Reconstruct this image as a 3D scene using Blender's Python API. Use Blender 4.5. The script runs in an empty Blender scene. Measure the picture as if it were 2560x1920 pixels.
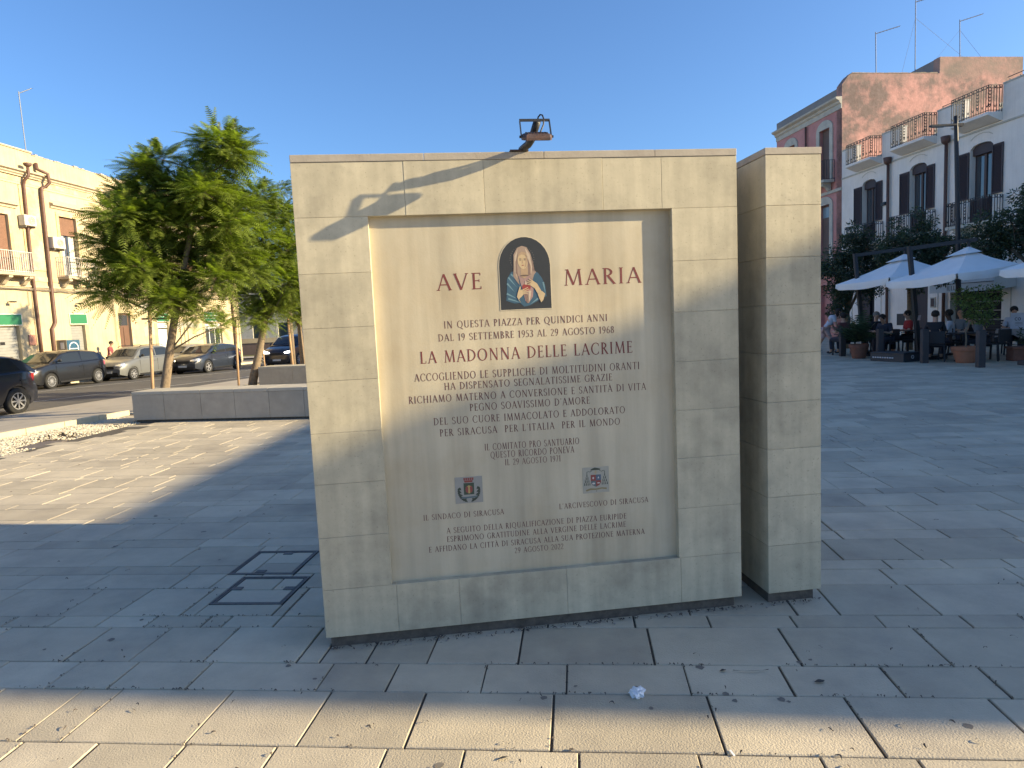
import bpy, bmesh, math, random
from mathutils import Vector, Matrix, noise
R = math.radians
sc = bpy.context.scene
COL = sc.collection

# ------------------------------------------------------------------ camera
CAM_PITCH, CAM_ROLL = R(5.573), R(2.634)
cd = bpy.data.cameras.new('camera'); cam = bpy.data.objects.new('camera', cd); COL.objects.link(cam)
cd.sensor_width = 36.0; cd.lens = 23.11; cd.clip_start = 0.05; cd.clip_end = 3000
F = Vector((0, math.cos(CAM_PITCH), -math.sin(CAM_PITCH)))
R0 = Vector((1, 0, 0)); U0 = Vector((0, math.sin(CAM_PITCH), math.cos(CAM_PITCH)))
cr, sr = math.cos(CAM_ROLL), math.sin(CAM_ROLL)
RV = cr*R0 - sr*U0; UV = sr*R0 + cr*U0
cam.matrix_world = Matrix(((RV.x, UV.x, -F.x, 0), (RV.y, UV.y, -F.y, 0), (RV.z, UV.z, -F.z, 1.6), (0, 0, 0, 1)))
sc.camera = cam

# ------------------------------------------------------------------ sky, sun, exposure
SUN_EL, SUN_AZ = R(20.0), R(7.5)          # light travels to the left (-X) and 7.5 degrees away
w = bpy.data.worlds.new('World'); sc.world = w; w.use_nodes = True
nt = w.node_tree; bg = nt.nodes['Background']
sky = nt.nodes.new('ShaderNodeTexSky'); sky.sky_type = 'NISHITA'; sky.sun_disc = False
sky.sun_elevation = SUN_EL; sky.sun_rotation = R(90) + SUN_AZ
sky.altitude = 0; sky.air_density = 1.0; sky.dust_density = 1.1; sky.ozone_density = 6.5
nt.links.new(sky.outputs[0], bg.inputs[0]); bg.inputs[1].default_value = 0.102
sd = bpy.data.lights.new('sun', 'SUN'); sun = bpy.data.objects.new('sun', sd); COL.objects.link(sun)
sd.energy = 5.0; sd.angle = R(0.55); sd.color = (1.0, 0.81, 0.49)
d = Vector((-math.cos(SUN_AZ)*math.cos(SUN_EL), math.sin(SUN_AZ)*math.cos(SUN_EL), -math.sin(SUN_EL)))
sun.rotation_mode = 'QUATERNION'; sun.rotation_quaternion = d.to_track_quat('-Z', 'Y'); sun.location = (20, -2, 12)
vs = sc.view_settings; vs.view_transform = 'Standard'; vs.look = 'None'; vs.exposure = 1.25; vs.gamma = 1.0; vs.use_curve_mapping = False

# ------------------------------------------------------------------ materials
def mat(name, col, rough=0.8, var=0.12, scale=6.0, bump=0.0, bscale=60.0, col2=None, mix2=0.0, scale2=1.5, lo2=.45, hi2=.7,
        metal=0.0, coat=0.0, pits=0.0, isl=0.0, streak=0.0, spec=None, emis=None, trans=0.0):
    m = bpy.data.materials.new(name); m.use_nodes = True; n = m.node_tree.nodes; l = m.node_tree.links
    b = n['Principled BSDF']; b.inputs['Roughness'].default_value = rough; b.inputs['Metallic'].default_value = metal
    if coat: b.inputs['Coat Weight'].default_value = coat; b.inputs['Coat Roughness'].default_value = 0.05
    if spec is not None: b.inputs['Specular IOR Level'].default_value = spec
    if emis: b.inputs['Emission Color'].default_value = (*emis[0], 1); b.inputs['Emission Strength'].default_value = emis[1]
    if trans: b.inputs['Transmission Weight'].default_value = trans
    if not (var or bump or mix2 or isl or streak):
        b.inputs['Base Color'].default_value = (*col, 1); return m
    tc = n.new('ShaderNodeTexCoord')
    nz = n.new('ShaderNodeTexNoise'); nz.inputs['Scale'].default_value = scale; nz.inputs['Detail'].default_value = 6; nz.inputs['Roughness'].default_value = .62
    l.new(tc.outputs['Object'], nz.inputs['Vector'])
    mr = n.new('ShaderNodeMapRange'); mr.inputs[1].default_value = .25; mr.inputs[2].default_value = .75
    mr.inputs[3].default_value = 1-var; mr.inputs[4].default_value = 1+var
    l.new(nz.outputs['Fac'], mr.inputs[0])
    val = mr.outputs[0]
    if isl:
        oi = n.new('ShaderNodeObjectInfo'); ge = n.new('ShaderNodeNewGeometry')
        ad = n.new('ShaderNodeMath'); ad.operation = 'ADD'; l.new(oi.outputs['Random'], ad.inputs[0]); l.new(ge.outputs['Random Per Island'], ad.inputs[1])
        fr = n.new('ShaderNodeMath'); fr.operation = 'FRACT'; l.new(ad.outputs[0], fr.inputs[0])
        m2 = n.new('ShaderNodeMapRange'); m2.inputs[3].default_value = 1-isl; m2.inputs[4].default_value = 1+isl; l.new(fr.outputs[0], m2.inputs[0])
        mu = n.new('ShaderNodeMath'); mu.operation = 'MULTIPLY'; l.new(val, mu.inputs[0]); l.new(m2.outputs[0], mu.inputs[1]); val = mu.outputs[0]
    if streak:
        mp = n.new('ShaderNodeMapping'); mp.inputs['Scale'].default_value = (14, 14, .9); l.new(tc.outputs['Object'], mp.inputs[0])
        ns = n.new('ShaderNodeTexNoise'); ns.inputs['Scale'].default_value = 1.0; ns.inputs['Detail'].default_value = 4; l.new(mp.outputs[0], ns.inputs['Vector'])
        m3 = n.new('ShaderNodeMapRange'); m3.inputs[1].default_value = .3; m3.inputs[2].default_value = .7; m3.inputs[3].default_value = 1-streak; m3.inputs[4].default_value = 1+streak*.6
        l.new(ns.outputs['Fac'], m3.inputs[0])
        mu = n.new('ShaderNodeMath'); mu.operation = 'MULTIPLY'; l.new(val, mu.inputs[0]); l.new(m3.outputs[0], mu.inputs[1]); val = mu.outputs[0]
    if pits:
        npn = n.new('ShaderNodeTexNoise'); npn.inputs['Scale'].default_value = 85; npn.inputs['Detail'].default_value = 3; l.new(tc.outputs['Object'], npn.inputs['Vector'])
        mp2 = n.new('ShaderNodeMapRange'); mp2.inputs[1].default_value = .63; mp2.inputs[2].default_value = .70; mp2.inputs[3].default_value = 1; mp2.inputs[4].default_value = 1-pits; l.new(npn.outputs['Fac'], mp2.inputs[0])
        mu = n.new('ShaderNodeMath'); mu.operation = 'MULTIPLY'; l.new(val, mu.inputs[0]); l.new(mp2.outputs[0], mu.inputs[1]); val = mu.outputs[0]
    base = n.new('ShaderNodeRGB'); base.outputs[0].default_value = (*col, 1); cs = base.outputs[0]
    if mix2:
        n2 = n.new('ShaderNodeTexNoise'); n2.inputs['Scale'].default_value = scale2; n2.inputs['Detail'].default_value = 8; n2.inputs['Roughness'].default_value = .68
        l.new(tc.outputs['Object'], n2.inputs['Vector'])
        r2 = n.new('ShaderNodeMapRange'); r2.inputs[1].default_value = lo2; r2.inputs[2].default_value = hi2; r2.inputs[4].default_value = mix2
        l.new(n2.outputs['Fac'], r2.inputs[0])
        mx = n.new('ShaderNodeMix'); mx.data_type = 'RGBA'; mx.inputs[7].default_value = (*col2, 1); l.new(cs, mx.inputs[6]); l.new(r2.outputs[0], mx.inputs[0]); cs = mx.outputs[2]
    vm = n.new('ShaderNodeVectorMath'); vm.operation = 'SCALE'; l.new(cs, vm.inputs[0]); l.new(val, vm.inputs['Scale'])
    l.new(vm.outputs[0], b.inputs['Base Color'])
    if bump:
        nb = n.new('ShaderNodeTexNoise'); nb.inputs['Scale'].default_value = bscale; nb.inputs['Detail'].default_value = 5; l.new(tc.outputs['Object'], nb.inputs['Vector'])
        bp = n.new('ShaderNodeBump'); bp.inputs['Strength'].default_value = 1.0; bp.inputs['Distance'].default_value = bump; l.new(nb.outputs['Fac'], bp.inputs['Height'])
        l.new(bp.outputs[0], b.inputs['Normal'])
    return m
M = {}
M['stone'] = mat('limestone_block', (.49, .435, .31), .85, .12, 9, .0005, 45, (.30, .27, .20), .8, 2.0, .45, .68, isl=.07, streak=.15, pits=.22)
M['panel'] = mat('limestone_panel', (.49, .43, .31), .75, .07, 2.5, .0004, 120, (.40, .31, .185), .6, 1.5, .46, .72, streak=.17)
M['coping'] = mat('coping_stone', (.38, .335, .27), .85, .12, 8, .001, 120, (.24, .2, .165), .6, 5, .45, .75)
M['core'] = mat('mortar_core', (.62, .57, .45), .95, .15, 30)
M['plinth'] = mat('dirty_shaded_plinth', (.10, .085, .07), .95, .4, 20, .004, 60)  # dirt, with the base gap's shade also put into the dark colour
M['letter'] = mat('letter_maroon', (.15, .03, .028), .6, .2, 40)
M['letter2'] = mat('letter_brown', (.115, .045, .04), .6, .2, 40)
M['paver'] = mat('paving_stone', (.48, .415, .305), .82, .13, 3.1, .0032, 125, (.31, .27, .215), .75, 1.3, .44, .72, isl=.14)
M['joint'] = mat('joint_dirt', (.085, .073, .06), .95, .35, 60, .003, 200)
M['asphalt'] = mat('asphalt', (.075, .072, .068), .85, .25, 3, .003, 120, (.11, .105, .1), .6, .4)
M['walk'] = mat('street_paving', (.36, .325, .275), .85, .12, 1.5, .002, 60, (.27, .24, .2), .6, .8)
M['ground'] = mat('bare_ground', (.26, .22, .17), .95, .2, 1, .004, 20)
M['white_line'] = mat('road_paint', (.5, .49, .46), .7, .35, 12)
M['kerb'] = mat('kerb_stone', (.50, .44, .31), .85, .12, 6, .002, 60)
M['bench'] = mat('grey_bench_stone', (.38, .33, .26), .8, .12, 4, .0008, 120, (.28, .245, .19), .5, 2.2, isl=.05)
M['bench_top'] = mat('bench_top_stone', (.42, .38, .31), .85, .08, 5, .0008, 100)
M['gravel'] = mat('white_gravel', (.50, .45, .35), .85, .12, 30, isl=.28)
M['soil'] = mat('gravel_soil', (.20, .15, .10), .95, .3, 14, .006, 40)
M['dark_metal'] = mat('dark_metal', (.028, .03, .034), .5, .2, 20, metal=.2)
M['rust'] = mat('rusty_metal', (.075, .048, .042), .6, .35, 30, .001, 90, (.16, .075, .045), .6, 20, metal=.2)
M['cable'] = mat('black_cable', (.02, .02, .022), .5, 0)
M['iron_frame'] = mat('cover_frame_iron', (.14, .135, .13), .6, .3, 40, metal=.4)
M['tissue'] = mat('paper_tissue', (.75, .75, .76), .9, .05, 30)
M['twig'] = mat('dead_leaf', (.07, .055, .045), .8, .3, 60)
M['seed'] = mat('seed_stain', (.05, .047, .045), .8, .3, 60)

# ------------------------------------------------------------------ mesh helpers
class MB:
    def __init__(s): s.v = []; s.f = []
    def add(s, vs_, fs):
        o = len(s.v); s.v += [tuple(v) for v in vs_]; s.f += [tuple(i+o for i in f) for f in fs]; return s
    def box(s, x0, x1, y0, y1, z0, z1):
        return s.add([(x0,y0,z0),(x1,y0,z0),(x1,y1,z0),(x0,y1,z0),(x0,y0,z1),(x1,y0,z1),(x1,y1,z1),(x0,y1,z1)],
                     [(0,3,2,1),(4,5,6,7),(0,1,5,4),(1,2,6,5),(2,3,7,6),(3,0,4,7)])
    def cbox(s, x0, x1, y0, y1, z0, z1, c=.003, cx=None):
        X, Y, Z = (x0,x1), (y0,y1), (z0,z1); V = []; ix = {}
        for i in (0,1):
            for j in (0,1):
                for k in (0,1):
                    sx, sy, sz = (c if i==0 else -c), (c if j==0 else -c), (c if k==0 else -c)
                    ix[i,j,k,0] = len(V); V.append((X[i], Y[j]+sy, Z[k]+sz))
                    ix[i,j,k,1] = len(V); V.append((X[i]+sx, Y[j], Z[k]+sz))
                    ix[i,j,k,2] = len(V); V.append((X[i]+sx, Y[j]+sy, Z[k]))
        Fc = []
        for a in (0,1):
            Fc.append((ix[a,0,0,0], ix[a,1,0,0], ix[a,1,1,0], ix[a,0,1,0]))
            Fc.append((ix[0,a,0,1], ix[1,a,0,1], ix[1,a,1,1], ix[0,a,1,1]))
            Fc.append((ix[0,0,a,2], ix[1,0,a,2], ix[1,1,a,2], ix[0,1,a,2]))
        for a in (0,1):
            for b_ in (0,1):
                Fc.append((ix[a,b_,0,0], ix[a,b_,1,0], ix[a,b_,1,1], ix[a,b_,0,1]))
                Fc.append((ix[a,0,b_,0], ix[a,1,b_,0], ix[a,1,b_,2], ix[a,0,b_,2]))
                Fc.append((ix[0,a,b_,1], ix[1,a,b_,1], ix[1,a,b_,2], ix[0,a,b_,2]))
        for i in (0,1):
            for j in (0,1):
                for k in (0,1): Fc.append((ix[i,j,k,0], ix[i,j,k,1], ix[i,j,k,2]))
        return s.add(V, Fc)
    def bar(s, a, b, w_, h=None, up=Vector((0,0,1))):
        a = Vector(a); b = Vector(b); h = h or w_; dd = (b-a).normalized()
        if abs(dd.dot(up)) > .98: up = Vector((0,1,0))
        sd_ = dd.cross(up).normalized()*w_/2; u = sd_.cross(dd).normalized()*h/2
        V = [a-sd_-u, a+sd_-u, a+sd_+u, a-sd_+u, b-sd_-u, b+sd_-u, b+sd_+u, b-sd_+u]
        return s.add(V, [(0,3,2,1),(4,5,6,7),(0,1,5,4),(1,2,6,5),(2,3,7,6),(3,0,4,7)])
    def tube(s, pts, r, n=8, cap=True):
        pts = [Vector(p) for p in pts]; rr = r if isinstance(r, (list,tuple)) else [r]*len(pts); V = []
        prev = None
        for i, p in enumerate(pts):
            t = (pts[min(i+1,len(pts)-1)]-pts[max(i-1,0)]).normalized()
            if prev is None: prev = t.orthogonal().normalized()
            prev = (prev - t*prev.dot(t)).normalized(); q = t.cross(prev)
            for k in range(n):
                a = 2*math.pi*k/n; V.append(p+(prev*math.cos(a)+q*math.sin(a))*rr[i])
        Fc = [(i*n+k, i*n+(k+1)%n, (i+1)*n+(k+1)%n, (i+1)*n+k) for i in range(len(pts)-1) for k in range(n)]
        if cap: Fc += [tuple(range(n))[::-1], tuple(range((len(pts)-1)*n, len(pts)*n))]
        return s.add(V, Fc)
    def lathe(s, prof, c=(0,0,0), n=20, axis='z', a0=0, a1=2*math.pi):
        V = []; full = abs(a1-a0-2*math.pi) < 1e-6; m_ = n if full else n+1
        for r_, z in prof:
            for k in range(m_):
                a = a0+(a1-a0)*k/n; p = (r_*math.cos(a), r_*math.sin(a), z)
                if axis == 'y': p = (p[0], p[2], p[1])
                if axis == 'x': p = (p[2], p[0], p[1])
                V.append((p[0]+c[0], p[1]+c[1], p[2]+c[2]))
        Fc = []
        for i in range(len(prof)-1):
            for k in range(n if full else n):
                k2 = (k+1) % m_ if full else k+1
                Fc.append((i*m_+k, i*m_+k2, (i+1)*m_+k2, (i+1)*m_+k))
        return s.add(V, Fc)
    def prism(s, poly, y0, y1, plane='xz'):
        n = len(poly)
        def P(a, b, t): return (a, t, b) if plane == 'xz' else ((a, b, t) if plane == 'xy' else (t, a, b))
        V = [P(a, b, y0) for a, b in poly]+[P(a, b, y1) for a, b in poly]
        return s.add(V, [tuple(range(n)), tuple(range(n, 2*n))[::-1]]+[(i, (i+1)%n, n+(i+1)%n, n+i) for i in range(n)])
    def quad(s, a, b, c, d_): return s.add([a, b, c, d_], [(0,1,2,3)])
    def build(s, name, m, parent=None, smooth=False, kind=None, recalc=True, loc=None, label=None):
        me = bpy.data.meshes.new(name); me.from_pydata(s.v, [], s.f)
        if recalc:
            bm = bmesh.new(); bm.from_mesh(me); bmesh.ops.recalc_face_normals(bm, faces=bm.faces); bm.to_mesh(me); bm.free()
        if m is not None: me.materials.append(m if not isinstance(m, str) else M[m])
        if smooth: me.polygons.foreach_set('use_smooth', [True]*len(me.polygons))
        o = bpy.data.objects.new(name, me); COL.objects.link(o)
        if parent: o.parent = parent
        if kind: o['kind'] = kind
        if loc: o.location = loc
        if label: o['label'] = label
        return o
def thing(name, label, cat, loc=(0,0,0), rz=0.0, group=None):
    o = bpy.data.objects.new(name, None); o.empty_display_size = .3; COL.objects.link(o)
    o.location = loc; o.rotation_euler = (0, 0, rz); o['label'] = label; o['category'] = cat
    if group: o['group'] = group
    return o
def tag(o, label, cat, group=None):
    o['label'] = label; o['category'] = cat
    if group: o['group'] = group
    return o
def ico(mb, c, r, sub=1, jit=0.0, sq=(1,1,1), rnd=random):
    bm = bmesh.new(); bmesh.ops.create_icosphere(bm, subdivisions=sub, radius=1)
    V = []
    for v in bm.verts:
        k = 1+rnd.uniform(-jit, jit); V.append((c[0]+v.co.x*r*sq[0]*k, c[1]+v.co.y*r*sq[1]*k, c[2]+v.co.z*r*sq[2]*k))
    mb.add(V, [tuple(x.index for x in f.verts) for f in bm.faces]); bm.free(); return mb

# ------------------------------------------------------------------ ground setting
TH = R(5.7)
def sheet(name, poly, z, m, kind='structure'):
    mb = MB(); zs = z if isinstance(z, (list, tuple)) else [z]*len(poly)
    mb.add([(x, y, zz) for (x, y), zz in zip(poly, zs)], [tuple(range(len(poly)))])
    return mb.build(name, m, kind=kind)
sheet('ground', [(-900,-900),(900,-900),(900,900),(-900,900)], -.32, 'ground')
def zr(Y): return -.12-.0155*(max(Y, 16)-16)
bpy.data.objects['ground'].location.z = -1.0
# street on the left: asphalt, markings, pavements
def strip(name, xl, xr, ys, m, dz=0.0, kind='structure'):
    mb = MB()
    for y0, y1 in zip(ys[:-1], ys[1:]):
        zl0, zl1 = (dz[0](y0), dz[0](y1)); zr0, zr1 = (dz[1](y0), dz[1](y1))
        mb.quad((xl(y0), y0, zl0), (xr(y0), y0, zr0), (xr(y1), y1, zr1), (xl(y1), y1, zl1))
    return mb.build(name, m, kind=kind)
edge = lambda y: -11.8+(y-17.5)*.13
fac = lambda y: -21.4+(y-28.6)*.1228
gk = lambda y: -8.05+(y-13.4)*.27 if y < 13.4 else -8.05+(y-13.4)*.1
strip('road', lambda y: fac(y)+1.6, edge, [-30, 16, 47.5], 'asphalt', (zr, zr))
MB().quad((-60, 47.5, zr(47.5)-.002), (8, 47.5, zr(47.5)-.002), (8, 56.5, zr(56.5)), (-60, 56.5, zr(56.5))).build('cross_road', 'asphalt', kind='structure')
strip('pavement', edge, lambda y: gk(y)-.12, [-30, 5, 9, 13.4, 16, 47.5], 'walk', (lambda y: zr(y)+.02, lambda y: min(0, zr(y)+.10) if y > 14 else -.01))
strip('left_pavement', lambda y: fac(y)-.05, lambda y: fac(y)+1.6, [-30, 16, 47.5], 'walk', (lambda y: zr(y)+.13, lambda y: zr(y)+.12))
strip('left_kerb', lambda y: fac(y)+1.6, lambda y: fac(y)+1.62, [-30, 16, 47.5], 'kerb', (lambda y: zr(y)+.12, lambda y: zr(y)))
MB().quad((-60, 56.5, zr(56.5)+.12), (8, 56.5, zr(56.5)+.12), (8, 60, zr(56.5)+.14), (-60, 60, zr(56.5)+.14)).build('far_pavement', 'walk', kind='structure')
def line(x0, y0, x1, y1, wd):
    mb = MB(); n_ = Vector((y1-y0, x0-x1, 0)).normalized()*wd/2
    N = 8
    for i in range(N):
        a = i/N; b = (i+1)/N
        p = Vector((x0+(x1-x0)*a, y0+(y1-y0)*a, 0)); q = Vector((x0+(x1-x0)*b, y0+(y1-y0)*b, 0))
        V = [p-n_, p+n_, q+n_, q-n_]; V = [(v.x, v.y, zr(v.y)+.006) for v in V]; mb.quad(*V)
    return mb.build('road_line', 'white_line', kind='structure')
line(-15.1, 16.6, -10.4, 30.5, .11)
line(-18.0, 22.6, -13.1, 36.5, .10)

# piazza: bedding sheet and every paving slab
PZ = bpy.data.objects.new('piazza_paving', None); COL.objects.link(PZ)
bpy.data.objects.remove(PZ)
mb = MB()
c_, s_ = math.cos(TH), math.sin(TH)
def loc2(x, y): return (x*c_-y*s_, x*s_+y*c_)
bed = [(-7.35, -30), (18, -30), (18, 45), (-8.3, 45), (-8.0, 13.4), (-6.95, 12.5), (-7.35, 9.0)]
mb.add([(*loc2(x, y), -.009) for x, y in bed], [tuple(range(len(bed)))])
PZ = mb.build('piazza_paving', 'joint', kind='structure'); PZ.rotation_euler = (0, 0, -TH)
def inside(u, v):
    x, y = u*c_+v*s_, -u*s_+v*c_
    if y < 8.9: return -7.34 < x < 17.4
    if y < 12.4: return -7.34+(y-8.9)*.10 < x < 17.4
    return -8.1 < x < 17.4
known = [(1.93, 2.295, [-3.2,-2.72,-2.266,-1.946,-1.575,-1.205,-.768,-.469,-.044,.388,.812,1.138,1.62]),
 (2.295, 2.672, [-3.1,-2.7,-2.308,-2.117,-1.587,-1.131,-.706,-.147,.489,1.04,1.595,2.2]),
 (2.672, 2.911, [-3.4,-2.9,-2.513,-2.205,-1.823,-1.21,-.891,-.467,-.094,.432,.85,1.286,1.69,2.15,2.6]),
 (2.911, 3.278, [-3.8,-3.229,-2.621,-2.268,-1.877,-1.404,-1.288,-1.059,-.758,-.323,.309,.958,1.599,2.25,2.8]),
 (3.278, 3.415, [-4.2,-3.75,-3.311,-3.02,-2.734,-2.441,-2.113,-1.991,-1.698,-1.2,-.7,-.2,.25,.634,1.056,1.479,1.89,2.168,2.6]),
 (3.415, 3.802, [-4.3,-3.623,-3.071,-2.73,-2.32,-1.7,-1.2,-.6,0,.55,1.103,1.316,1.812,2.426,3.0]),
 (3.802, 4.04, None), (4.04, 4.187, None), (4.187, 4.573, None), (4.573, 4.756, None), (4.756, 5.18, None), (5.18, 5.34, None), (5.34, 5.7, None)]
rg = random.Random(11)
v = 5.7; seq = [.17, .39, .24, .38, .15, .40, .17, .37, .14, .25, .39]; i = 0
while v < 44:
    h = seq[i % len(seq)]; i += 1
    known.append((v, v+h, None)); v += h
v = 1.93; i = 0
while v > -14:
    h = seq[i % len(seq)]; i += 1
    known.insert(0, (v-h, v, None)); v -= h
MH = [(-1.45-.03, -1.95+.03, 4.21, 4.66), ]
covers = [((-1.70, 4.435), .46, .44), ((-1.615, 3.955), .46, .42)]      # chamber covers: centre, width, depth
cov = []
for (cx, cy), cw, cdp in covers:
    u, v_ = loc2(cx, cy); cov.append((u-cw/2, u+cw/2, v_-cdp/2, v_+cdp/2))
def slabs_of(v0, v1, J):
    out = []
    if J is None: J = []
    lo, hi = (-22, 24)
    js = sorted(J)
    if js: left, right = js[0], js[-1]
    else: left = right = rg.uniform(-.5, .5); js = [left]
    wide = v1-v0 > .3
    u = left; pre = []
    while u > lo:
        u -= rg.uniform(.42, .88) if wide else rg.uniform(.34, .72); pre.append(u)
    u = right; post = []
    while u < hi:
        u += rg.uniform(.42, .88) if wide else rg.uniform(.34, .72); post.append(u)
    js = pre[::-1]+js+post
    return list(zip(js[:-1], js[1:]))
cand = []; rest = MB()
def slab_geo(mb_, u0, u1, v0, v1, zt):
    g_ = rg.uniform(.0028, .0062); j = lambda: rg.uniform(-.0022, .0022)
    t = .003
    P = [(u0+g_+j(), v0+g_*.8+j()), (u1-g_+j(), v0+g_*.8+j()), (u1-g_+j(), v1-g_*.8+j()), (u0+g_+j(), v1-g_*.8+j())]
    Q = [(P[0][0]+t, P[0][1]+t), (P[1][0]-t, P[1][1]+t), (P[2][0]-t, P[2][1]-t), (P[3][0]+t, P[3][1]-t)]
    V = [(a, b, -.03) for a, b in P]+[(a, b, zt-.004) for a, b in P]+[(a, b, zt) for a, b in Q]
    mb_.add(V, [(0,1,5,4),(1,2,6,5),(2,3,7,6),(3,0,4,7),(4,5,9,8),(5,6,10,9),(6,7,11,10),(7,4,8,11),(8,9,10,11)])
for v0, v1, J in known:
    for u0, u1 in slabs_of(v0, v1, J):
        if not (inside(u0+.1, (v0+v1)/2) and inside(u1-.1, (v0+v1)/2)): continue
        pieces = [(u0, u1, v0, v1)]
        for a, b, e, f in cov:
            nw = []
            for (p, q, r_, s2) in pieces:
                if q <= a or p >= b or s2 <= e or r_ >= f: nw.append((p, q, r_, s2)); continue
                if p < a-.03: nw.append((p, a, r_, s2))
                if q > b+.03: nw.append((b, q, r_, s2))
                pp, qq = max(p, a), min(q, b)
                if r_ < e-.03: nw.append((pp, qq, r_, e))
                if s2 > f+.03: nw.append((pp, qq, f, s2))
            pieces = nw
        for pc in pieces:
            uc, vc = (pc[0]+pc[1])/2, (pc[2]+pc[3])/2
            x, y = uc*c_+vc*s_, -uc*s_+vc*c_
            vis = y > 2.0 and abs(x)/y < .80
            size = (pc[1]-pc[0])*(pc[3]-pc[2])/max(y, .5)**2.5 if vis else 0
            cand.append((size, pc))
cand.sort(key=lambda t: -t[0])
far = MB()
for k, (size, pc) in enumerate(cand):
    zt = rg.uniform(-.0011, .0011)
    if k < 290:
        m_ = MB(); slab_geo(m_, *pc, zt); m_.build('paving_slab', 'paver', PZ, recalc=False)
    else: slab_geo(far, *pc, zt)
far.build('far_paving_slabs', 'paver', PZ, kind='stuff', recalc=False)
# chamber covers with inlaid paving
labs = ['recessed inspection cover framed in dark iron, the nearer one beside the stone monument', 'recessed inspection cover framed in dark iron, the farther one beside the stone monument']
for k, ((a, b, e, f), ((cx, cy), cw, cdp)) in enumerate(zip(cov, covers)):
    t = thing('inspection_cover', labs[1-k], 'cover', (cx, cy, 0), -TH, 'inspection covers beside the monument')
    W, D = cw/2, cdp/2
    fr = MB()
    for s1 in (-1, 1):
        fr.box(-W+.003, W-.003, s1*(D-.009)-.006, s1*(D-.009)+.006, -.03, .003)
        fr.box(s1*(W-.009)-.006, s1*(W-.009)+.006, -D+.0155, D-.0155, -.03, .003)
    fr.build('frame', 'iron_frame', t)
    fr = MB()
    for s1 in (-1, 1):
        fr.box(-W+.02, W-.02, s1*(D-.025)-.005, s1*(D-.025)+.005, -.03, .001)
        fr.box(s1*(W-.025)-.005, s1*(W-.025)+.005, -D+.031, D-.031, -.03, .001)
    fr.build('tray_rim', 'iron_frame', t)
    MB().box(-W+.03, W-.03, -D+.03, D-.03, -.03, -.012).build('tray', 'joint', t)
    if k == 0: cuts = [(-W+.034, -W+.15, -D+.034, D-.034), (-W+.158, W-.034, -D+.034, -.02), (-W+.158, W-.034, -.013, D-.034)]
    else: cuts = [(-W+.034, W-.034, -D+.034, -.0), (-W+.034, .06, .008, D-.034), (.068, W-.034, .008, D-.034)]
    for q in cuts: MB().cbox(q[0], q[1], q[2], q[3], -.03, -.001, .003).build('inlay_slab', 'paver', t)
    kp = [(0.02, D-.05), (-.02, -D+.05)] if k == 0 else [(-W+.06, .02), (W-.06, .02)]
    for x, y in kp:
        h = MB().box(x-.033, x+.033, y-.022, y+.022, -.01, .0035).build('lifting_point', 'iron_frame', t)
# ------------------------------------------------------------------ the monument
MX, MY, YAW = -.9862, 3.1484, .1210
mon = thing('stone_monument', 'large upright limestone monument with a recessed inscribed panel and painted icon', 'monument', (MX, MY, 0), YAW)
Wd, DP = 2.188, .50
zs = [.06, .306, .572, .840, 1.092, 1.346, 1.600, 1.858, 2.120, 2.373]
g_ = .0007
def block(x0, x1, y0, y1, z0, z1, root, m='stone', c=.0010, nm='stone_block'):
    j = lambda: rg.uniform(-.0008, .0008)
    return MB().cbox(x0+g_, x1-g_, y0+j(), y1, z0+g_, z1-g_, c).build(nm, m, root)
for i in range(1, 8):
    block(0, .341, 0, DP, zs[i], zs[i+1], mon)
    block(1.841, Wd, 0, DP, zs[i], zs[i+1], mon)
for a, b in zip([0,.52,.901,1.49,1.792], [.52,.901,1.49,1.792,Wd]): block(a, b, 0, DP, zs[8], zs[9], mon)
for a, b in zip([0,.362,.676,1.233,1.85], [.362,.676,1.233,1.85,Wd]): block(a, b, 0, DP, zs[0], zs[1], mon)
for a, b in zip([0,.62,1.20,1.76], [.62,1.20,1.76,Wd]): block(a, b, -.003, DP+.003, zs[9], 2.409, mon, 'coping', .002, 'coping_stone')
MB().box(.005, Wd-.005, .006, DP-.006, .058, 2.37).build('core', 'core', mon).scale = (1, 1, 1)
# hollow the core in front of the panel: replace by frame core
bpy.data.objects.remove([o for o in mon.children if o.name.startswith('core')][0])
MB().box(.004, .337, .004, DP-.004, .06, 2.372).box(1.845, Wd-.004, .004, DP-.004, .06, 2.372).box(.337, 1.845, .004, DP-.004, 2.124, 2.372).box(.337, 1.845, .004, DP-.004, .06, .302).build('core', 'core', mon)
PD = .037
pan = MB().box(.336, 1.846, PD, DP-.01, .301, 2.125).build('inscription_panel', 'panel', mon)
MB().box(.02, Wd-.03, .03, DP-.03, -.02, .0585).build('plinth', 'plinth', mon)

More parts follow.
